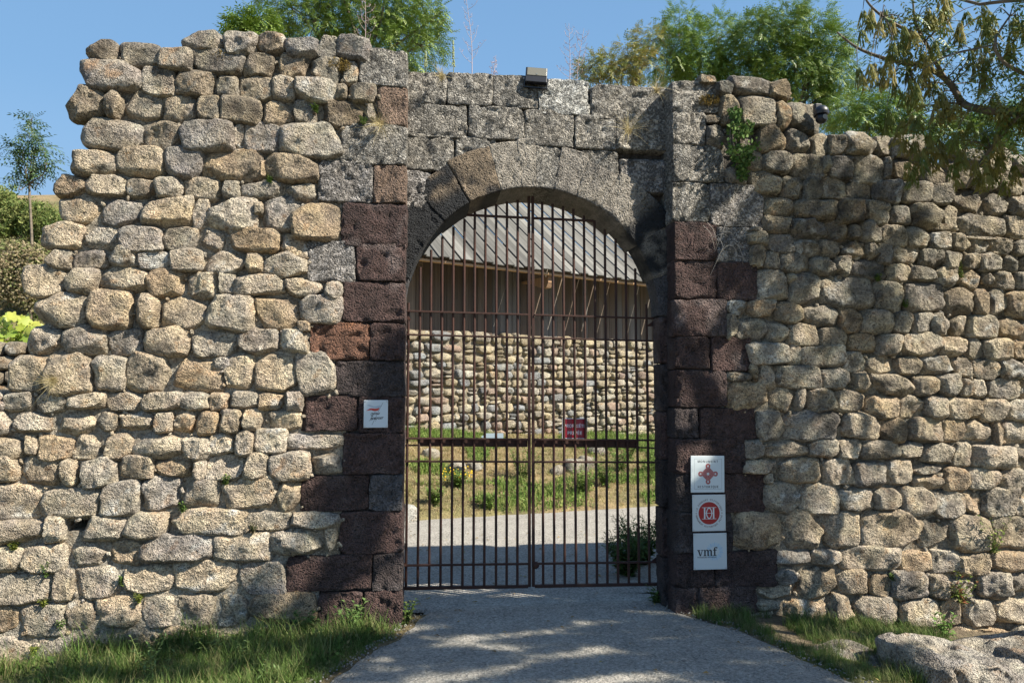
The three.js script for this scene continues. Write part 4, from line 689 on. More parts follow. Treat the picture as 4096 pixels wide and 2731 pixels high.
{
  const D = 24;
  let c = clumpsAt([[660, 10, 70], [720, 50, 80], [795, 25, 85, 1], [870, 70, 80], [930, 40, 75, 1], [965, 105, 62], [905, 130, 70], [820, 110, 80, 1], [720, 110, 70], [985, 50, 50], [760, -70, 90], [890, -60, 90]], D);
  tree('dense green ash tree whose crown rises behind the left wall end of the gateway', ground(AT(830, 300, D)), AT(830, 150, D).toArray(), c, { leaves: 13000, cols: G1, seed: 21, tr: 0.22 });
  c = clumpsAt([[560, 62, 26], [600, 50, 30], [545, 80, 22], [585, 85, 30]], 18);
  tree('small ash bush peeping over the topmost stones of the left wall', ground(AT(570, 300, 18)), AT(575, 130, 18).toArray(), c, { leaves: 1100, cols: G2, seed: 22, tr: 0.06 });
  c = clumpsAt([[1360, 155, 30], [1400, 150, 34], [1440, 130, 36], [1490, 95, 40, 0.5], [1470, 150, 36], [1430, 175, 34], [1345, 175, 22]], 27);
  tree('yellowing small ash hung with brown seeds beside the floodlight, over the gateway top', ground(AT(1430, 400, 27)), AT(1430, 230, 27).toArray(), c, { leaves: 2300, cols: GY, seed: 23, tr: 0.12, size: 0.8 });
  c = clumpsAt([[1560, 85, 60], [1530, 140, 60], [1610, 130, 70], [1650, 90, 55], [1600, 190, 60], [1690, 160, 60], [1660, 210, 60]], 28);
  tree('bright green ash tree behind the right pillar top', ground(AT(1620, 400, 28)), AT(1620, 240, 28).toArray(), c, { leaves: 8500, cols: G2, seed: 24, tr: 0.16 });
  c = clumpsAt([[1740, 90, 60], [1800, 65, 62], [1860, 75, 58], [1900, 120, 55], [1860, 160, 68], [1790, 150, 66], [1740, 180, 60], [1910, 190, 50], [1850, 230, 60], [1920, 250, 50]], 27);
  tree('broad green ash tree with glossy leaves behind the camera stone of the right wall', ground(AT(1830, 400, 27)), AT(1830, 260, 27).toArray(), c, { leaves: 12500, cols: G1, seed: 25, tr: 0.18 });
  c = clumpsAt([[1960, 265, 50], [2010, 250, 45], [2060, 270, 48], [2120, 290, 44], [2000, 300, 46], [2180, 305, 44], [2240, 300, 46], [2300, 290, 50], [2360, 290, 60], [2080, 310, 44]], 23);
  tree('low light green ash thicket along the top of the right wall', ground(AT(2130, 430, 23)), AT(2130, 350, 23).toArray(), c, { leaves: 7500, cols: [...G2, [0.17, 0.26, 0.06]], seed: 26, tr: 0.10 });
  // left of the wall
  c = clumpsAt([[72, 272, 8], [71, 290, 9], [66, 312, 11], [84, 322, 11], [48, 330, 11], [100, 338, 11], [26, 345, 10], [66, 345, 13], [86, 360, 14], [42, 368, 14], [105, 375, 10], [64, 388, 15], [92, 400, 13], [50, 412, 12]], 13);
  tree('slender ash sapling standing against the sky left of the wall', ground(AT(66, 560, 13)), AT(66, 420, 13).toArray(), c, { leaves: 560, cols: [[0.09, 0.16, 0.05], [0.12, 0.19, 0.06]], seed: 27, tr: 0.035, size: 1, geo: ashLeaf, pw: 1.1, name: 'ash_sapling' });
  c = clumpsAt([[20, 505, 34], [70, 505, 34], [100, 515, 32], [-20, 470, 45], [120, 545, 36], [40, 545, 40]], 14.5);
  tree('olive green shrubs on the bank left of the wall end', ground(AT(40, 600, 14.5)), AT(40, 560, 14.5).toArray(), c, { leaves: 3000, cols: [[0.20, 0.25, 0.07], [0.26, 0.28, 0.10], [0.14, 0.20, 0.06]], seed: 28, tr: 0.05, size: 1, geo: leafSpray(12, 0.08, 0.03, 7, 0.22), name: 'shrub', cat: 'shrub', mat: whiteSoft });
  c = clumpsAt([[20, 610, 45], [80, 630, 40], [60, 600, 38], [110, 600, 36], [20, 650, 46], [75, 675, 36]], 12.5);
  tree('dry brown and green bramble bank behind the wall end', ground(AT(60, 700, 12.5)), AT(60, 640, 12.5).toArray(), c, { leaves: 2400, cols: [[0.26, 0.24, 0.11], [0.34, 0.27, 0.16], [0.17, 0.20, 0.07], [0.36, 0.30, 0.19]], seed: 29, tr: 0.04, size: 1, geo: leafSpray(9, 0.07, 0.03, 8, 0.25), name: 'bramble_bush', cat: 'bush', mat: whiteSoft });
}
{ // big-leaved yellow-green plant at the left edge
  const t = thing('leafy_plant', 'bright yellow-green plant with large lobed leaves behind the wall at the left edge', 'plant', AT(30, 765, 9.6).toArray()), r = rng(31), cols = [[0.34, 0.40, 0.05], [0.26, 0.36, 0.05], [0.42, 0.44, 0.08]];
  const mats3 = cols.map((c) => leafMat(...c, 0.4, 0.5)), shape = new THREE.Shape(); const lob = 7; for (let i = 0; i <= 56; i++) { const a = i / 56 * 6.283, q = 0.10 * (0.86 + 0.16 * Math.cos(a * lob)) * (1 - 0.35 * Math.max(0, Math.cos(a - 4.71)) ** 8); i ? shape.lineTo(q * Math.cos(a), q * Math.sin(a)) : shape.moveTo(q * Math.cos(a), q * Math.sin(a)); }
  const lg = [0, 1, 2].map((k) => { const g = new THREE.ShapeGeometry(shape), p = g.attributes.position; for (let i = 0; i < p.count; i++) { const x = p.getX(i), y = p.getY(i); p.setZ(i, 0.25 * Math.abs(x) - 2.2 * (x * x + y * y) + 0.01 * Math.sin(x * 90 + k) * Math.cos(y * 70)); } g.computeVertexNormals(); return g; });
  for (let i = 0; i < 70; i++) { const m = part('leaf', lg[i % 3], mats3[i % 3], t); m.position.set(rr(-0.55, 0.27, r), rr(-0.26, 0.24, r), rr(-0.3, 0.2, r)); m.position.y -= Math.max(0, m.position.x - 0.05) * 0.6; m.rotation.set(rr(-1.0, -0.1, r), rr(-0.7, 0.7, r), r() * 6.3); m.scale.setScalar(rr(0.6, 1.15, r)); }
  const st = []; for (let i = 0; i < 14; i++) st.push(tube([[rr(-0.2, 0.1, r), -0.5, 0], [rr(-0.4, 0.2, r), -0.2, 0], [rr(-0.5, 0.3, r), rr(0, 0.2, r), rr(-0.2, 0.1, r)]], 0.008, 0.004, 4, 4)); part('stalks', mergeGeometries(st), leafMat(0.2, 0.25, 0.06), t);
}
{ // a little of another wall at the left edge
  const t = thing('rubble_stone_wall', 'low heap of small wall stones at the left edge under the yellow-green plant', 'wall', AT(30, 815, 9.2).toArray()), r = rng(33);
  for (let j = 0; j < 4; j++) for (let i = 0; i < 7; i++) { const w = rr(0.2, 0.3, r), g = rock(w, 0.19, 0.2, { nx: 7, ny: 6, nz: 3, seed: 3300 + j * 9 + i }); tint(g, weather(mul([0.42, 0.34, 0.24], rr(0.8, 1.1, r)), r, 0.2)); part('stone', g, MAT.stone, t).position.set(-1.2 + i * 0.25 + (j % 2) * 0.1, -j * 0.19 + 0.08, rr(-0.03, 0.03, r)); }
  const c = box(1.9, 1.2, 0.3, -0.45, -0.45, -0.25); tint(c, () => [0.3, 0.26, 0.2]); part('mortar_core', c, MAT.mortar, t);
}

// ------------------------------------------------------------------ the near ash: limbs and keys hang into the picture, its crown shades wall and road
{
  const base = [8.6, H(8.6, 3.4), 3.4], t = thing('ash_tree', 'near ash tree whose branches with brown seed bunches hang in at the upper right', 'tree', [0, 0, 0]), r = rng(51);
  part('trunk', tube([[8.6, -0.6, 3.4], [8.45, 1.2, 3.3], [8.2, 3.0, 3.0], [7.6, 4.8, 2.6], [7.2, 6.6, 2.5]], 0.26, 0.12, 8, 12), MAT.bark, t);
  const BR = [
    [[8.1, 3.3, 2.95], [6.2, 3.7, 2.3], [4.7, 4.0, 1.85], [4.18, 3.95, 1.75], [4.13, 3.87, 1.7], [4.1, 3.77, 1.6], [4.05, 3.63, 1.5], [4.02, 3.52, 1.45]],
    [[4.7, 4.0, 1.85], [4.28, 3.99, 1.75], [4.02, 4.07, 1.6], [3.98, 4.15, 1.5], [3.93, 4.31, 1.45], [3.88, 4.41, 1.4], [3.75, 4.5, 1.35], [3.63, 4.54, 1.3], [3.49, 4.6, 1.25], [3.34, 4.69, 1.2], [3.21, 4.83, 1.15]],
    [[3.91, 4.36, 1.42], [3.8, 4.5, 1.45], [3.69, 4.61, 1.5], [3.62, 4.74, 1.5], [3.6, 4.95, 1.5]], [[3.67, 4.64, 1.5], [3.43, 4.69, 1.55], [3.28, 4.72, 1.6], [3.16, 4.83, 1.6], [3.1, 5.0, 1.6]],
    [[7.7, 4.6, 2.65], [5.6, 4.9, 2.3], [4.6, 4.62, 2.2], [3.92, 4.61, 2.1], [3.72, 4.68, 1.9], [3.6, 4.85, 1.8]], [[5.6, 4.6, 2.3], [4.5, 4.05, 2.1], [3.9, 4.2, 2.0], [3.8, 4.34, 2.0], [3.93, 4.55, 2.0]],
    [[7.5, 5.0, 2.6], [6.6, 6.3, 2.3], [5.6, 7.2, 2.2], [4.9, 8.0, 2.6]], [[7.2, 6.4, 2.5], [6.4, 7.3, 3.4], [5.6, 7.6, 4.2]], [[7.9, 3.9, 2.8], [6.8, 4.6, 1.6], [6.4, 5.4, 1.4]], [[7.2, 6.4, 2.5], [7.0, 7.6, 1.8]]];
  BR.forEach((b, i) => part('branch', tube(b, [0.085, 0.04, 0.018, 0.014, 0.05, 0.04, 0.09, 0.07, 0.06, 0.06][i], [0.008, 0.007, 0.006, 0.005, 0.008, 0.006, 0.02, 0.02, 0.015, 0.02][i], 6, 7), MAT.bark, t));
  // bunches of winged seeds
  const KEY = [[3.2, 4.83], [3.28, 4.88], [3.31, 4.73], [3.37, 4.84], [3.43, 4.74], [3.49, 4.7], [3.15, 4.4], [3.22, 4.4], [3.27, 4.43], [3.37, 4.45], [3.33, 4.42], [3.58, 4.46], [3.57, 4.3], [3.7, 4.86], [3.79, 4.89], [3.87, 4.92], [3.67, 4.49], [4.15, 4.67], [4.25, 4.65], [4.33, 4.68], [4.06, 4.45], [3.38, 4.09], [3.5, 4.01], [3.56, 4.05], [3.84, 4.09], [3.68, 3.92], [3.5, 3.69], [3.72, 3.77], [3.83, 3.71], [4.01, 3.75], [4.15, 3.92], [4.22, 3.78], [4.44, 3.73], [4.39, 4.86], [4.47, 4.75], [4.27, 4.13], [3.99, 3.94], [4.39, 4.23], [3.61, 4.22], [4.2, 4.83], [4.49, 4.49], [3.91, 3.82], [3.45, 4.3], [3.78, 4.22], [3.73, 4.59], [3.54, 4.66], [4.06, 4.89], [4.16, 4.93], [3.86, 3.95]];
  const keyGeo = [0, 1, 2, 3].map((s) => { const q = rng(60 + s), pos = [], idx = []; for (let i = 0; i < 90; i++) { const a = q() * 6.28, tt = q(), o = V(Math.cos(a) * 0.03 * (0.3 + tt), -0.105 * tt, Math.sin(a) * 0.022 * (0.3 + tt)), d = V(Math.cos(a) * 0.35, -1, Math.sin(a) * 0.35).normalize(), sd = V(-Math.sin(a + q()), 0.2, Math.cos(a + q())).normalize(); leafletGeo(pos, idx, o, d, sd, 0.036 + 0.012 * q(), 0.010, 0.3); } const g = new THREE.BufferGeometry(); g.setAttribute('position', new THREE.Float32BufferAttribute(pos, 3)); g.setIndex(idx); g.computeVertexNormals(); return g; });
  const keyMat = [[0.27, 0.25, 0.07], [0.21, 0.215, 0.05], [0.34, 0.29, 0.09], [0.17, 0.195, 0.045]].map((c) => leafMat(...c, 0.4, 0.7)), twigs = [];
  const pts = BR.slice(0, 6).flatMap((b) => b.filter((p) => p[0] < 5)).map((p) => V(...p));
  KEY.concat(KEY.filter((q) => q[0] > 3.45).map(([x, y]) => [x + rr(-0.12, 0.14, r), y + rr(-0.14, 0.1, r)])).forEach(([x, y], i) => {
    const z = 1.5 + rr(-0.22, 0.3, r), s = 1 - (1.5 - z) / 4.65 * -1 * 0, p = V(x + (z - 1.5) * -0.62, y - (z - 1.5) * 0.45, z), n = i % 5 === 0 ? 3 : i % 2 ? 2 : 1;
    for (let k = 0; k < n; k++) { const m = part('seed_bunch', keyGeo[(i + k) % 4], keyMat[Math.floor(r() * 4)], t); m.position.copy(p).add(V(k * rr(-0.05, 0.05, r), -k * 0.05, k * rr(-0.05, 0.05, r))); m.rotation.set(rr(-0.2, 0.2, r), r() * 6.3, rr(-0.2, 0.2, r)); m.scale.set(rr(0.9, 1.2, r), rr(0.9, 1.4, r), rr(0.9, 1.2, r)); }
    let best = pts[0]; for (const q of pts) if (q.distanceTo(p) < best.distanceTo(p)) best = q; twigs.push(tube([best.toArray(), best.clone().lerp(p, 0.6).add(V(0, 0.05, 0)).toArray(), p.toArray()], 0.005, 0.002, 4, 5));
  });
  part('twigs', mergeGeometries(twigs), MAT.bark, t);
  // leaves: sparse on the hanging limbs, dense in the crown
  const mats = [], put = (p, n, rad, s = 1) => { for (let i = 0; i < n; i++) { const d = V(r() * 2 - 1, r() * 2 - 1, r() * 2 - 1); if (d.length() > 1) { i--; continue; } mats.push(M4(p.clone().addScaledVector(d, rad), new THREE.Euler(rr(-0.4, 0.9, r), r() * 6.3, rr(-0.6, 0.6, r), 'YXZ'), s * rr(0.7, 1.15, r))); } };
  for (const b of BR.slice(0, 6)) { const c = new THREE.CatmullRomCurve3(b.map((p) => V(...p))); for (let i = 0; i < 14; i++) { const p = c.getPointAt(0.25 + 0.75 * i / 14); if (p.x > 3.3) put(p.clone().add(V(0.05, 0, 0)), p.x > 3.75 ? 10 : 6, p.x > 3.9 ? 0.24 : 0.15, 0.66); } }
  for (const [x, y, z, n, rad] of [[4.1, 4.1, 1.75, 45, 0.28], [4.3, 3.95, 1.8, 40, 0.3], [4.0, 3.88, 1.6, 34, 0.24], [4.5, 4.3, 2.0, 50, 0.35], [4.2, 4.65, 2.0, 34, 0.25], [3.75, 4.0, 1.5, 30, 0.22], [3.95, 4.3, 1.8, 24, 0.22]]) put(V(x, y, z), n, rad, 0.62);
  // crown clumps, each on the sun's way to the place whose shade it makes
  const seen = (x, y, z, k) => { const p = V(x + SUN.x * k, y + SUN.y * k, z + SUN.z * k).sub(V(0, 2.04, 6.15)), d = p.x * 0.1216 + p.y * 0.0628 - p.z * 0.9906, q = p.x * 0.9925 + p.z * 0.1219; return d > 0 && q < 0.80 * d && p.y < 0.72 * d; };   // keeps the crown's outer clumps clear of the open view between the hanging limbs
  const SP = (x, y, z, ax, ay, az, t0, t1, n, sc = 0.55) => { let tt = rr(t0, t1, r); while (seen(x - ax, y - ay, z - Math.abs(az), tt - 0.3) || seen(x + ax, y, z, tt - 0.3)) tt += 0.3; for (let i = 0; i < n; i++) { const q = r() + r() - 1, w = () => (r() - 0.5) * 2, k = tt + w() * 0.25; mats.push(M4(V(x + ax * q + w() * 0.04 + SUN.x * k, y + ay * q + (ay ? w() * 0.06 : 0) + SUN.y * k, z + az * q + (az || !ay ? w() * 0.035 : 0) + SUN.z * k), new THREE.Euler(rr(-0.4, 0.9, r), r() * 6.3, rr(-0.6, 0.6, r), 'YXZ'), sc * rr(0.75, 1.2, r))); } };
  for (let i = 0; i < 58; i++) { const x = rr(i % 3 ? 2.7 : 2.2, 4.5, r), y = rr(i % 3 ? 0.8 : 0.2, 4.3, r), l = rr(0.06, 0.32, r), an = rr(0.5, 1.1, r); if (x > 3.9 && y < 2.2 && r() < 0.8) continue; SP(x, y, 0, l * Math.cos(an), l * Math.sin(an), 0, 4.4, 5.4, Math.round(80 + 420 * l), 0.42); }
  for (let i = 0; i < 10; i++) SP(rr(3.0, 4.6, r), rr(2.2, 4.0, r), 0, 0.16, 0.14, 0, 4.4, 5.4, 150, 0.42);
  for (let i = 0; i < 84; i++) { const l = rr(0.15, 0.75, r); SP(rr(-0.8, 3.0, r), 0.05, rr(0.2, 2.2, r), l, 0, l * rr(-0.28, 0.05, r), 5.6, 6.8, Math.round(110 + 420 * l), 0.48); }
  for (let i = 0; i < 30; i++) SP(rr(0.0, 2.3, r), 0.02, rr(-0.55, 0.12, r), rr(0.3, 0.6, r), 0, 0.02, 6.2, 7.6, 300);
  for (let i = 0; i < 24; i++) { const l = rr(0.1, 0.4, r); SP(rr(-2.5, -0.3, r), rr(-0.1, 0.45, r), rr(0, 1.2, r), l, 0, l * 0.2, 7.6, 9.0, Math.round(90 + 260 * l)); }
  for (let i = 0; i < 16; i++) { const y = rr(0.5, 2.4, r), l = rr(0.1, 0.3, r); SP(rr(-0.4 - (2.5 - y) * 0.42, -0.15, r), y, 0, l * 0.6, l, 0, 7.8, 9.2, Math.round(90 + 320 * l)); }
  const m = stuffPart('crown', ashLeaf, leafMat(1, 1, 1, 0.32, 0.45), mats, t, SHADES(r, mats.length, [[0.15, 0.23, 0.055], [0.19, 0.25, 0.065], [0.26, 0.26, 0.07], [0.10, 0.17, 0.045]], 0.4));
}

// ------------------------------------------------------------------ boulders, small objects
{
  const t = thing('boulder', 'large flat-topped grey rock ledge lying in the bottom right corner', 'rock', [4.40, -0.27, 1.38]), r = rng(81);
  const slabs = [[0.1, -0.06, -0.05, 2.2, 0.8, 0.9, 0.02, 8121], [-0.62, 0.05, 0.02, 0.62, 0.72, 0.72, 0.06, 8122], [0.42, 0.09, 0.12, 1.2, 0.6, 0.62, -0.05, 8123], [0.15, 0.02, 0.30, 0.7, 0.62, 0.5, 0.1, 8124]].map(([x, y, z, w, h, d, q, sd]) => { const g = rock(w, h, d, { nx: 34, ny: 20, nz: 22, exp: 9, flat: 0.9, cuts: 14, depth: 0.13, rough: 0.10, pit: 0.03, seed: sd, back: true, top: true, skew: 0.12 }); g.rotateZ(q); g.rotateY(q * 2); g.translate(x, y, z); return tint(g, weather([0.47, 0.415, 0.34], r, 1)); });
  part('rock', mergeGeometries(slabs), MAT.stone, t);
  const t2 = thing('boulder', 'low flat stone slab beside the road, left of the corner boulder', 'rock', [3.2, -0.12, 1.05]);
  const g2 = rock(0.62, 0.2, 0.6, { nx: 18, ny: 8, nz: 14, exp: 5, cuts: 6, depth: 0.12, rough: 0.06, seed: 813, back: true, top: true }); tint(g2, weather([0.28, 0.24, 0.19], r, 1)); part('rock', g2, MAT.stone, t2).rotation.set(0.1, 0.3, 0.1);
  const t3 = thing('stone_block', 'pale squared stone block at the grass edge just inside the gate, by the left pillar', 'stone', [-0.33, 0.1, -4.6]);
  const g3 = rock(0.42, 0.3, 0.3, { exp: 9, cuts: 3, depth: 0.08, rough: 0.03, seed: 814, back: true }); tint(g3, () => [0.55, 0.54, 0.5]); part('rock', g3, MAT.stone, t3).rotation.y = 0.3;
  const t4 = thing('arrow_signpost', 'thin pale post with small blue-grey arrow board on the grass slope behind the gate', 'sign', [1.22, H(1.22, -6.2) , -6.2]);
  part('post', new THREE.CylinderGeometry(0.008, 0.008, 0.95, 8).translate(0, 0.4, 0), std({ color: new THREE.Color().setRGB(0.35, 0.5, 0.6) }), t4);
  const s = new THREE.Shape(); s.moveTo(-0.26, 0); s.lineTo(-0.16, 0.06); s.lineTo(0.14, 0.06); s.lineTo(0.14, -0.06); s.lineTo(-0.16, -0.06); s.closePath(); part('arrow_board', new THREE.ExtrudeGeometry(s, { depth: 0.01, bevelEnabled: false }), std({ color: new THREE.Color().setRGB(0.32, 0.40, 0.46) }), t4).position.set(0.0, 0.84, 0.01);
  // rocks showing through the slope
  const spots = [[0.55, -6.7, 0.34], [0.9, -7.0, 0.24], [2.9, -7.4, 0.42], [3.2, -7.7, 0.36], [2.5, -7.1, 0.25], [0.1, -7.5, 0.26], [3.7, -8.9, 0.3]];
  const say = ['pale rock low on the grass slope inside the gate, left of the arrow post', 'small pale rock right of the larger one on the left grass slope', 'large pale rock in the bare patch of the right grass slope', 'second pale rock leaning on the large one on the right slope', 'small pale rock below the bare patch on the right slope', 'pale rock behind the leftmost gate bars, high on the slope', 'pale rock near the foot of the cream wall at right'];
  spots.forEach(([x, z, q], i) => { const b = thing('slope_rock', say[i], 'rock', [x, H(x, z) + q * 0.12, z]); const k = rock(q * 1.3, q * 0.9, q, { exp: 3.2, cuts: 9, depth: 0.2, rough: 0.09, seed: 820 + i, back: true }); tint(k, weather([0.48, 0.43, 0.34], r, 0.2)); part('rock', k, MAT.stone, b).rotation.set(0, r() * 6, 0.2); });
}

// ------------------------------------------------------------------ grass and weeds
const gmat = leafMat(1, 1, 1, 0.25, 0.7);
function scatter(name, label, cat, geos, n, place, cols, seed, scale) {
  const r = rng(seed); geos.forEach((geo, gi) => {
    const mats = []; let guard = 0; while (mats.length < n / geos.length && guard++ < n * 30) { const p = place(r); if (!p) continue; mats.push(M4(V(p[0], p[1], p[2]), new THREE.Euler(rr(-0.15, 0.15, r), r() * 6.28, rr(-0.15, 0.15, r)), (p[3] || 1) * rr(scale[0], scale[1], r))); }
    const m = stuffPart(name, geo, gmat, mats, scene, SHADES(r, mats.length, cols, 0.5)); m.userData.label = label[gi]; m.userData.category = cat;
  });
}
const GR = [[0.10, 0.17, 0.036], [0.13, 0.195, 0.05], [0.075, 0.13, 0.03], [0.19, 0.21, 0.08]], DRY = [[0.44, 0.35, 0.19], [0.38, 0.30, 0.16], [0.50, 0.41, 0.25], [0.26, 0.26, 0.10]];
const leftBank = (r) => { const x = rr(-3.6, 0.05, r), z = rr(0.03, 2.6, r); if (x > roadL(z) - 0.02 || (x > -2.55 - 0.2 * z && 0)) return null; if (x < -2.0 && r() < sstep(-2.0, -3.2, x) * 0.85) return null; if (fbm(x * 2.2, z * 2.2, 3, 2) < -0.48) return null; const lo = roadL(z) - x < 0.2 ? 0.5 : 1; const cl = 0.55 + 0.75 * sstep(-0.3, 0.4, fbm(x * 3.1, z * 3.1, 17, 2)); return [x, H(x, z), z, lo * cl * (z < 0.35 ? 1.2 : 0.9)]; };
scatter('bank_grass', ['long green grass on the shaded bank at the foot of the left wall', 'short dense turf filling the bank below the left wall', 'small-leaved ground cover among the bank grass', 'dry stalks and bent straw among the bank grass'], 'grass', [bladeTuft(13, 0.20, 0.0065, 1, 0.05, 0.9), bladeTuft(22, 0.075, 0.006, 2, 0.05, 1), leafSpray(18, 0.035, 0.02, 13, 0.12), bladeTuft(5, 0.22, 0.004, 9, 0.06, 1.1)], 7600, leftBank, [...GR, ...GR, [0.24, 0.22, 0.10]], 91, [0.6, 1.25]);
const verge = (r) => { const x = rr(2.3, 4.6, r), z = rr(0.04, 1.6, r), e = roadR(z); if (x < e - 0.03) return null; const k = fbm(x * 3, z * 3, 8, 2); if (k < -0.3) return null; return [x, H(x, z), z, (z < 0.3 || x > 3.2) ? 1 : 0.7]; };
scatter('verge_grass', ['tufts of green grass on the right verge between road and wall', 'low turf on the right verge between road and wall'], 'grass', [bladeTuft(14, 0.15, 0.005, 3, 0.04, 0.8), bladeTuft(20, 0.06, 0.005, 4, 0.05, 1)], 3000, verge, [...GR, [0.2, 0.2, 0.09]], 92, [0.5, 1.2]);
const slope = (f) => (r) => { const x = rr(-1.4, 8, r), ze = zEdge(x), zb = zBarn(x), t = Math.pow(r(), 0.8), z = ze - 0.03 + (zb + 0.08 - ze) * t, g = fbm(x * 0.9, z * 0.9, 11, 3) + (t < 0.28 ? 0.25 : 0) + (t > 0.8 ? 0.05 : 0) + sstep(3.2, 5.5, x) * 0.22; if (f > 0 ? g < 0.17 : g > 0.26) return null; return [x, H(x, z) - 0.01, z, f > 0 ? 1 : 0.9]; };
scatter('slope_grass', ['green grass on the slope behind the gate', 'low green ground cover on the slope behind the gate'], 'grass', [bladeTuft(14, 0.20, 0.012, 5, 0.08, 0.8), leafSpray(16, 0.065, 0.034, 11, 0.16)], 6500, slope(1), [[0.16, 0.25, 0.05], [0.20, 0.27, 0.07], [0.12, 0.20, 0.045], [0.28, 0.31, 0.10]], 93, [0.6, 1.3]);
scatter('dry_grass', ['dry straw-coloured grass on the slope behind the gate', 'short bleached grass stubble on the slope behind the gate'], 'grass', [bladeTuft(12, 0.13, 0.007, 6, 0.06, 1.2), bladeTuft(16, 0.06, 0.008, 7, 0.07, 1.2)], 9000, slope(-1), DRY, 94, [0.6, 1.3]);
{ // litter and loose gravel
  const r = rng(97), lm = [], gm = [], lp = [], li = []; leafletGeo(lp, li, V(0, 0, -0.02), V(0, 0.15, 1).normalize(), V(1, 0.1, 0).normalize(), 0.05, 0.022, 0.3); const lg = new THREE.BufferGeometry(); lg.setAttribute('position', new THREE.Float32BufferAttribute(lp, 3)); lg.setIndex(li); lg.computeVertexNormals();
  for (let i = 0; i < 260; i++) { const z = rr(-3.8, 3.0, r), x = z < -0.6 ? rr(-0.5, 3.5, r) : rr(roadL(z) - 0.3, roadR(z) + 0.5, r); if (r() < 0.5 && z > -0.6 && x > roadL(z) + 0.4 && x < roadR(z) - 0.4) continue; lm.push(M4(V(x, H(x, z) + 0.024, z), new THREE.Euler(rr(-0.3, 0.3, r), r() * 6.28, rr(-0.4, 0.4, r)), rr(0.6, 1.2, r))); }
  const l = stuffPart('fallen_leaves', lg, leafMat(1, 1, 1, 0.15, 0.8), lm, scene, SHADES(r, lm.length, [[0.30, 0.20, 0.08], [0.22, 0.15, 0.07], [0.38, 0.30, 0.12]], 0.5)); l.userData.label = 'dry brown leaves scattered over the drive and its edges'; l.userData.category = 'leaves';
  for (let i = 0; i < 1500; i++) { const z = rr(-0.55, 3.0, r), s = r() < 0.5, e = s ? roadL(z) : roadR(z), x = e + (s ? 1 : -1) * (0.34 * r() ** 2 - 0.09); gm.push(M4(V(x, H(x, z) + 0.014, z), new THREE.Euler(r() * 6, r() * 6, 0), rr(0.4, 1.5, r))); }
  for (let i = 0; i < 500; i++) { const z = rr(-0.5, 3.0, r), x = rr(roadL(z), roadR(z), r); gm.push(M4(V(x, H(x, z) + 0.017, z), new THREE.Euler(r() * 6, r() * 6, 0), rr(0.3, 0.8, r))); }
  const g = stuffPart('loose_gravel', new THREE.DodecahedronGeometry(0.0055, 0), std({}), gm, scene, SHADES(r, gm.length, [[0.25, 0.24, 0.22], [0.19, 0.185, 0.175], [0.31, 0.28, 0.24]], 0.4)); g.userData.label = 'loose gravel along both edges of the drive'; g.userData.category = 'gravel';
}
const hillside = (r) => { const x = rr(-11, -2.8, r), z = rr(-16, -1.5, r); return [x, H(x, z) - 0.02, z]; };
scatter('bank_scrub', ['dry grass covering the bank behind the left wall', 'green scrub covering the bank behind the left wall'], 'grass', [bladeTuft(14, 0.32, 0.012, 8, 0.1, 0.9), leafSpray(16, 0.06, 0.03, 12, 0.3)], 6000, hillside, [...DRY, ...GR], 95, [0.7, 1.4]);

// single leafy weeds
function weed(label, pos, h, n, seed, cols = GR, size = 0.05, wid = 0.02, group) {
  const r = rng(seed), t = thing('weed', label, 'plant', pos, group), stems = [], mats = [];
  for (let s = 0; s < n; s++) {
    const dx = rr(-0.5, 0.5, r) * h, dz = rr(-0.4, 0.4, r) * h, top = V(dx, h * rr(0.6, 1, r), dz), a = V(dx * 0.12, 0, dz * 0.12); stems.push(tube([a.toArray(), a.clone().lerp(top, 0.5).add(V(0, h * 0.06, 0)).toArray(), top.toArray()], 0.0035, 0.0015, 3, 4));
    for (let i = 0; i < 13; i++) { const u = 0.04 + 0.96 * i / 13, p = a.clone().lerp(top, u), e = new THREE.Euler(rr(-0.9, 0.2, r), i * 2.4 + r(), 0, 'YXZ'); mats.push(M4(p, e, rr(0.7, 1.2, r) * (1.15 - 0.5 * u))); }
  }
  const pos2 = [], idx = []; leafletGeo(pos2, idx, V(0, 0, 0), V(0, 0, 1), V(1, 0, 0), size, wid, 0.2); const lg = new THREE.BufferGeometry(); lg.setAttribute('position', new THREE.Float32BufferAttribute(pos2, 3)); lg.setIndex(idx); lg.computeVertexNormals();
  part('stems', mergeGeometries(stems), leafMat(0.12, 0.15, 0.05, 0.1), t); stuffPart('leaves', lg, gmat, mats, t, SHADES(r, mats.length, cols, 0.5)); return t;
}
const fw = (x, z) => [x, H(x, z) - 0.02, z];
[[-2.05, 0.55, 0.36, 5], [-1.85, 0.95, 0.3, 5], [-1.25, 0.75, 0.30, 6], [-1.6, 0.4, 0.28, 5], [-2.35, 0.8, 0.26, 4], [-1.05, 1.15, 0.22, 5]].forEach(([x, z, h, n], i) => weed(['tall narrow-leaved weed at the wall foot in the middle of the left bank', 'narrow-leaved weed nearest the picture bottom on the left bank', 'bushy weed on the left bank, second from the road', 'slim weed against the wall foot, right of the tallest bank weed', 'leftmost leafy weed of the left bank grass', 'short leafy weed nearest the road on the left bank'][i], fw(x, z), h, n, 700 + i, [[0.12, 0.19, 0.06], [0.09, 0.15, 0.045], [0.16, 0.23, 0.09]], 0.06, 0.018));
weed('broad-leaved nettle clump at the foot of the lowest left quoin', fw(-0.62, 0.14), 0.3, 10, 711, [[0.10, 0.18, 0.05], [0.14, 0.22, 0.07]], 0.07, 0.045);
weed('nettle patch against the wall left of the pillar foot', fw(-0.98, 0.12), 0.26, 10, 712, [[0.09, 0.17, 0.05], [0.13, 0.21, 0.06]], 0.07, 0.045);
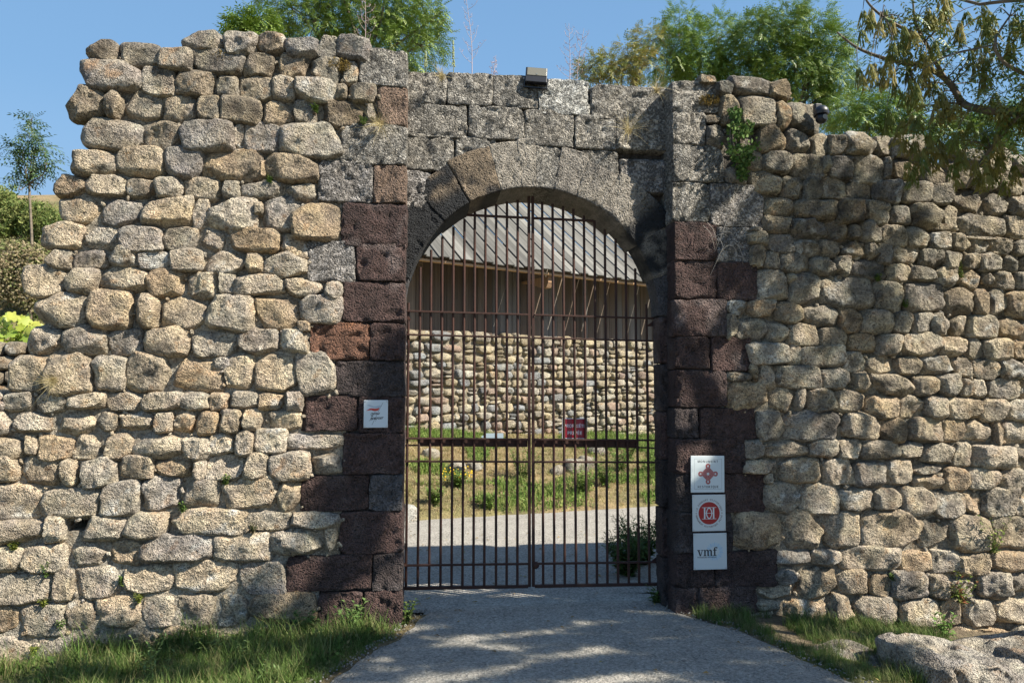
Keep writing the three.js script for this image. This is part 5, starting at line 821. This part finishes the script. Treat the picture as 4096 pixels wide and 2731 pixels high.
weed('green weed with clover leaves at the left gate corner', fw(-0.17, -0.02), 0.24, 9, 713, GR, 0.045, 0.03);
weed('small dark weed at the right gate corner, outside the bars', fw(2.16, -0.32), 0.2, 8, 714, GR, 0.06, 0.03);
weed('shaded green bush just inside the gate by the right jamb', fw(2.15, -1.25), 0.5, 110, 715, [[0.09, 0.16, 0.04], [0.13, 0.2, 0.05], [0.07, 0.13, 0.04]], 0.085, 0.036);
weed('second shaded bush inside the gate, behind the right jamb bush', fw(2.45, -1.7), 0.62, 100, 716, [[0.11, 0.18, 0.05], [0.13, 0.2, 0.05]], 0.085, 0.036);
weed('leafy weed at the foot of the right wall behind the corner boulder', fw(4.65, 0.25), 0.28, 8, 717, [[0.14, 0.24, 0.06]], 0.06, 0.04);
[[1.75, -6.6, 0.75, 'bright green bush in the middle of the grass slope'], [2.75, -5.9, 0.6, 'dark green bush at the road edge right of the gate middle'], [3.25, -6.4, 0.65, 'tall green bush behind the road edge bush'], [3.85, -7.5, 0.55, 'glossy green bush high on the right of the slope'], [4.6, -7.4, 0.7, 'leafy bush at the right end of the slope'], [4.4, -8.8, 0.8, 'big leafy bush against the cream wall at right'], [0.15, -5.2, 0.35, 'low bright bush at the left road edge'], [1.0, -5.15, 0.28, 'spreading low bush at the road edge behind the left leaf'], [0.55, -5.95, 0.35, 'bush with yellow flowers on the left slope']].forEach(([x, z, h, l], i) => { const t = weed(l, fw(x, z), h, 34, 730 + i, [[0.14, 0.23, 0.045], [0.11, 0.19, 0.04], [0.19, 0.27, 0.07]], 0.085, 0.034); if (i === 8) { const r = rng(8), mats = []; for (let k = 0; k < 40; k++) mats.push(M4(V(rr(-0.3, 0.3, r), rr(0.15, 0.36, r), rr(-0.2, 0.25, r)), new THREE.Euler(r(), r(), 0), rr(0.6, 1.2, r))); stuffPart('flowers', new THREE.IcosahedronGeometry(0.016, 0), std({ color: new THREE.Color().setRGB(0.75, 0.48, 0.03) }), mats, t); } });
// tufts rooted in the joints of the walls
const wallPlants = [[-0.57, 4.36, 'green tuft in the joint under the narrow stone by the left pillar top'], [-0.98, 4.45, 'small green sprig between stones high on the left wall'], [-2.0, 1.03, 'green tuft on the left wall above the longest stone'], [-3.02, 0.54, 'wide green tuft low on the left wall near the picture edge'], [-2.31, 0.31, 'yellow-green tuft in a low joint at the middle of the left wall'], [-2.9, 0.12, 'green tuft low on the left wall, just above the bank'], [-3.1, -0.08, 'yellow-green tuft at the foot of the left wall near the corner'], [-3.03, 0.3, 'yellowish tuft under the wide one at the left edge'], [-2.45, 0.45, 'upright green tuft between two low stones of the left wall'], [-3.28, 0.75, 'bright sprig at the extreme left edge of the wall'], [-1.66, 1.24, 'green tuft in the joint left of the third lowest quoin'], [-1.43, 0.84, 'dry dark tuft in the crack of the long stone'], [-1.35, 3.80, 'tiny sprig below a long stone at mid height of the left wall'], [4.27, 3.06, 'dark green tuft above the pale square stone of the right wall'], [4.55, 2.81, 'small dark tuft beside the pale square stone on the right wall'], [4.32, 0.26, 'small green tuft low on the right wall']];
wallPlants.forEach(([x, y, l], i) => weed(l, [x, y - 0.03, 0.03], i === 3 ? 0.12 : 0.085, i === 3 ? 9 : 6, 760 + i, /yellow|bright/.test(l) ? [[0.26, 0.28, 0.05], [0.2, 0.25, 0.05]] : /dry/.test(l) ? [[0.1, 0.09, 0.05]] : [[0.10, 0.18, 0.04], [0.15, 0.22, 0.05]], 0.03, 0.02));
weed('reddish and green creeper low on the right wall', [5.0, 0.0, 0.03], 0.34, 11, 781, [[0.16, 0.22, 0.05], [0.3, 0.12, 0.06], [0.22, 0.26, 0.06]], 0.05, 0.03);
weed('green bramble growing on the right wall at the picture edge', [5.36, 0.45, 0.03], 0.42, 11, 782, [[0.16, 0.24, 0.05], [0.24, 0.30, 0.07]], 0.045, 0.03);
weed('thin pale creeper high on the right wall near the edge', [5.15, 3.08, 0.03], 0.18, 7, 783, [[0.28, 0.32, 0.1], [0.2, 0.26, 0.07]], 0.03, 0.02);
{ // ivy over the joint between pillar and right wall
  const t = thing('ivy', 'dark green ivy bush hanging in the corner between right pillar and right wall', 'ivy', [2.84, 4.3, 0.05]), r = rng(790), mats = [];
  for (let i = 0; i < 1000; i++) { const u = r() ** 0.9, y = 0.32 - 0.66 * u, w = 0.07 + 0.10 * Math.sin(Math.PI * clamp(u * 1.05)) + 0.02 * vn(u * 9, 1, 1), x = (r() + r() - 1) * w + 0.02 + 0.06 * u, z = rr(0, 0.14, r) * Math.sin(Math.PI * clamp(0.1 + u * 0.8)); if (vn(x * 16, y * 16, 5) < -0.35) continue; mats.push(M4(V(x, y, z), new THREE.Euler(rr(-0.2, 1.2, r), rr(-1, 1, r), r() * 6.3), rr(0.6, 1.2, r))); }
  const p = [], ix = []; leafletGeo(p, ix, V(0, 0, 0), V(0, -1, 0.2).normalize(), V(1, 0, 0), 0.04, 0.032, 0.2); const g = new THREE.BufferGeometry(); g.setAttribute('position', new THREE.Float32BufferAttribute(p, 3)); g.setIndex(ix); g.computeVertexNormals();
  stuffPart('leaves', g, gmat, mats, t, SHADES(r, mats.length, [[0.06, 0.12, 0.03], [0.09, 0.16, 0.04], [0.16, 0.24, 0.07]], 0.5));
  const st = []; for (let i = 0; i < 9; i++) st.push(tube([[rr(-0.03, 0.06, r), 0.3, 0.0], [rr(-0.06, 0.08, r), 0.0, 0.06], [rr(-0.02, 0.08, r), rr(-0.4, -0.2, r), 0.03]], 0.005, 0.003, 5, 5)); part('stems', mergeGeometries(st), MAT.bark, t);
  const d = thing('dead_twigs', 'bleached dead creeper twigs lying over the block right of the pillar', 'twigs', [2.72, 3.45, 0.05]), tw = [], q = rng(791);
  for (let i = 0; i < 11; i++) { const a = [rr(-0.22, 0.2, q), rr(-0.12, 0.12, q), 0.02], l = rr(0.12, 0.34, q), an = rr(-2.6, 0.4, q); tw.push(tube([a, [a[0] + l * 0.5 * Math.cos(an), a[1] + l * 0.5 * Math.sin(an) + 0.03, rr(0.04, 0.08, q)], [a[0] + l * Math.cos(an), a[1] + l * Math.sin(an), 0.03]], 0.003, 0.001, 5, 4)); }
  part('twig_tangle', mergeGeometries(tw), std({ color: new THREE.Color().setRGB(0.34, 0.31, 0.27) }), d);
}
// dry grass tufts on the gateway
[[1.88, 4.42, -0.14, 0.26, 'straw-yellow grass tuft hanging from the wall top beside the right pillar'], [-0.42, 4.33, 0.05, 0.2, 'bleached grass hanging over the upper grey quoin of the left pillar'], [2.15, 4.82, -0.1, 0.2, 'dry brown grass on the corner of the right pillar top'], [0.12, 4.84, -0.1, 0.16, 'dry grass on the wall top beside the left pillar'], [-3.0, 2.08, 0.07, 0.16, 'dry grass tuft on the left wall at mid height near the edge']].forEach(([x, y, z, l, lab], i) => { const t = thing('dry_grass_tuft', lab, 'grass', [x, y, z]); for (const [k, e] of [[0, 0.2], [1, 1.3], [2, 0.8]]) { const m = part('blades', bladeTuft(34, l, 0.004, 840 + i * 3 + k, 0.03, 1.5), leafMat(0.46, 0.38, 0.2, 0.2, 0.8), t); m.rotation.set(i === 1 || i === 4 ? 1.7 : e, k * 2, 0); } });
// wispy flower stalks on the wall top
function stalk(name, label, x, y, z, h, seed, pink) {
  const r = rng(seed), t = thing(name, label, 'plant', [x, y, z]), st = [], mats = [], lean = rr(-0.1, 0.16, r) * h, main = [[0, -0.1, 0], [lean * 0.3 + 0.01, h * 0.5, 0], [lean, h, 0.02]], c = new THREE.CatmullRomCurve3(main.map((p) => V(...p)));
  st.push(tube(main, 0.0045, 0.0015, 8, 5));
  for (let i = 0; i < 15; i++) { const u = 0.3 + 0.65 * i / 15, p = c.getPointAt(u), a = (i % 2 ? 1 : -1) * rr(0.3, 0.9, r), l = h * rr(0.12, 0.30, r) * (1.15 - u * 0.6), e = V(p.x + l * Math.sin(a), p.y + l * Math.cos(a), p.z + rr(-0.06, 0.06, r)); st.push(tube([p.toArray(), p.clone().lerp(e, 0.5).add(V(0.012 * Math.sign(a), -0.01, 0)).toArray(), e.toArray()], 0.0024, 0.001, 3, 4)); for (let k = 0; k < 6; k++) mats.push(M4(p.clone().lerp(e, rr(0.35, 1.05, r)), new THREE.Euler(r() * 6, r() * 6, r() * 6), rr(0.6, 1.3, r))); }
  part('stems', mergeGeometries(st), std({ color: new THREE.Color().setRGB(0.42, 0.32, 0.30) }), t); const p = [], ix = []; leafletGeo(p, ix, V(0, 0, 0), V(0, 1, 0), V(1, 0, 0), 0.022, 0.006, 0.2); const g = new THREE.BufferGeometry(); g.setAttribute('position', new THREE.Float32BufferAttribute(p, 3)); g.setIndex(ix); g.computeVertexNormals();
  stuffPart('seed_pods', g, leafMat(...(pink ? [0.5, 0.38, 0.40] : [0.4, 0.38, 0.25]), 0.3), mats, t);
}
stalk('willowherb', 'tall wispy pink-grey dry stalk on the wall top, left of the floodlight', 0.41, 4.92, -0.3, 0.82, 901, true);
stalk('willowherb', 'short branching dry stalk on the wall top just left of the floodlight', 0.60, 4.92, -0.3, 0.26, 902, true);
stalk('willowherb', 'dry pink stalk on the wall top right of the floodlight, left one of a pair', 1.35, 4.88, -0.3, 0.66, 903, true);
stalk('willowherb', 'dry pink stalk on the wall top right of the floodlight, right one of a pair', 1.41, 4.88, -0.3, 0.62, 904, true);
stalk('willowherb', 'two-stemmed dry stalk rising in front of the dense tree above the left pillar', -0.60, 5.08, -0.3, 0.68, 905, true);
[[0.23, 4.95, 0.36, 'tall pale green flower spike on the wall top, right of the dense tree'], [-0.03, 4.97, 0.22, 'short pale green flower spike on the wall top, before the dense tree'], [-1.63, 5.05, 0.2, 'small pale flower spike on the left wall top beside the ash bush']].forEach(([x, y, h, l], i) => { const t = thing('mullein', l, 'plant', [x, y, -0.3]), r = rng(910 + i), mats = []; part('stem', tube([[0, -0.1, 0], [0.004, h * 0.5, 0], [0, h, 0]], 0.005, 0.002, 4, 5), leafMat(0.25, 0.28, 0.12), t); for (let k = 0; k < 130; k++) { const u = r(); mats.push(M4(V(Math.cos(k * 2.4) * 0.014 * (1.1 - u), h * (0.3 + 0.7 * u), Math.sin(k * 2.4) * 0.014 * (1.1 - u)), new THREE.Euler(r() * 6, r() * 6, 0), rr(0.6, 1.2, r))); } stuffPart('florets', new THREE.IcosahedronGeometry(0.006, 0), leafMat(0.42, 0.46, 0.24, 0.2), mats, t); });
// moss on the wall tops
[[-1.76, 4.88, 'ochre moss between the topmost stones of the left wall'], [-0.78, 4.86, 'ochre moss beside the top block of the left pillar'], [2.62, 4.72, 'ochre moss on the top right corner of the right pillar']].forEach(([x, y, l], i) => { const t = thing('moss_patch', l, 'moss', [x, y, 0.02]), r = rng(930 + i), mats = []; for (let k = 0; k < 500; k++) { const a = r() * 6.28, q = Math.sqrt(r()); mats.push(M4(V(Math.cos(a) * q * 0.10, Math.sin(a) * q * 0.055, rr(-0.05, 0.03, r)), new THREE.Euler(r() * 6, r() * 6, 0), rr(0.5, 1.4, r))); } stuffPart('moss', leafSpray(5, 0.012, 0.006, 55, 0.012), leafMat(0.20, 0.14, 0.04, 0.1, 0.9), mats, t); });

renderer.render(scene, camera);
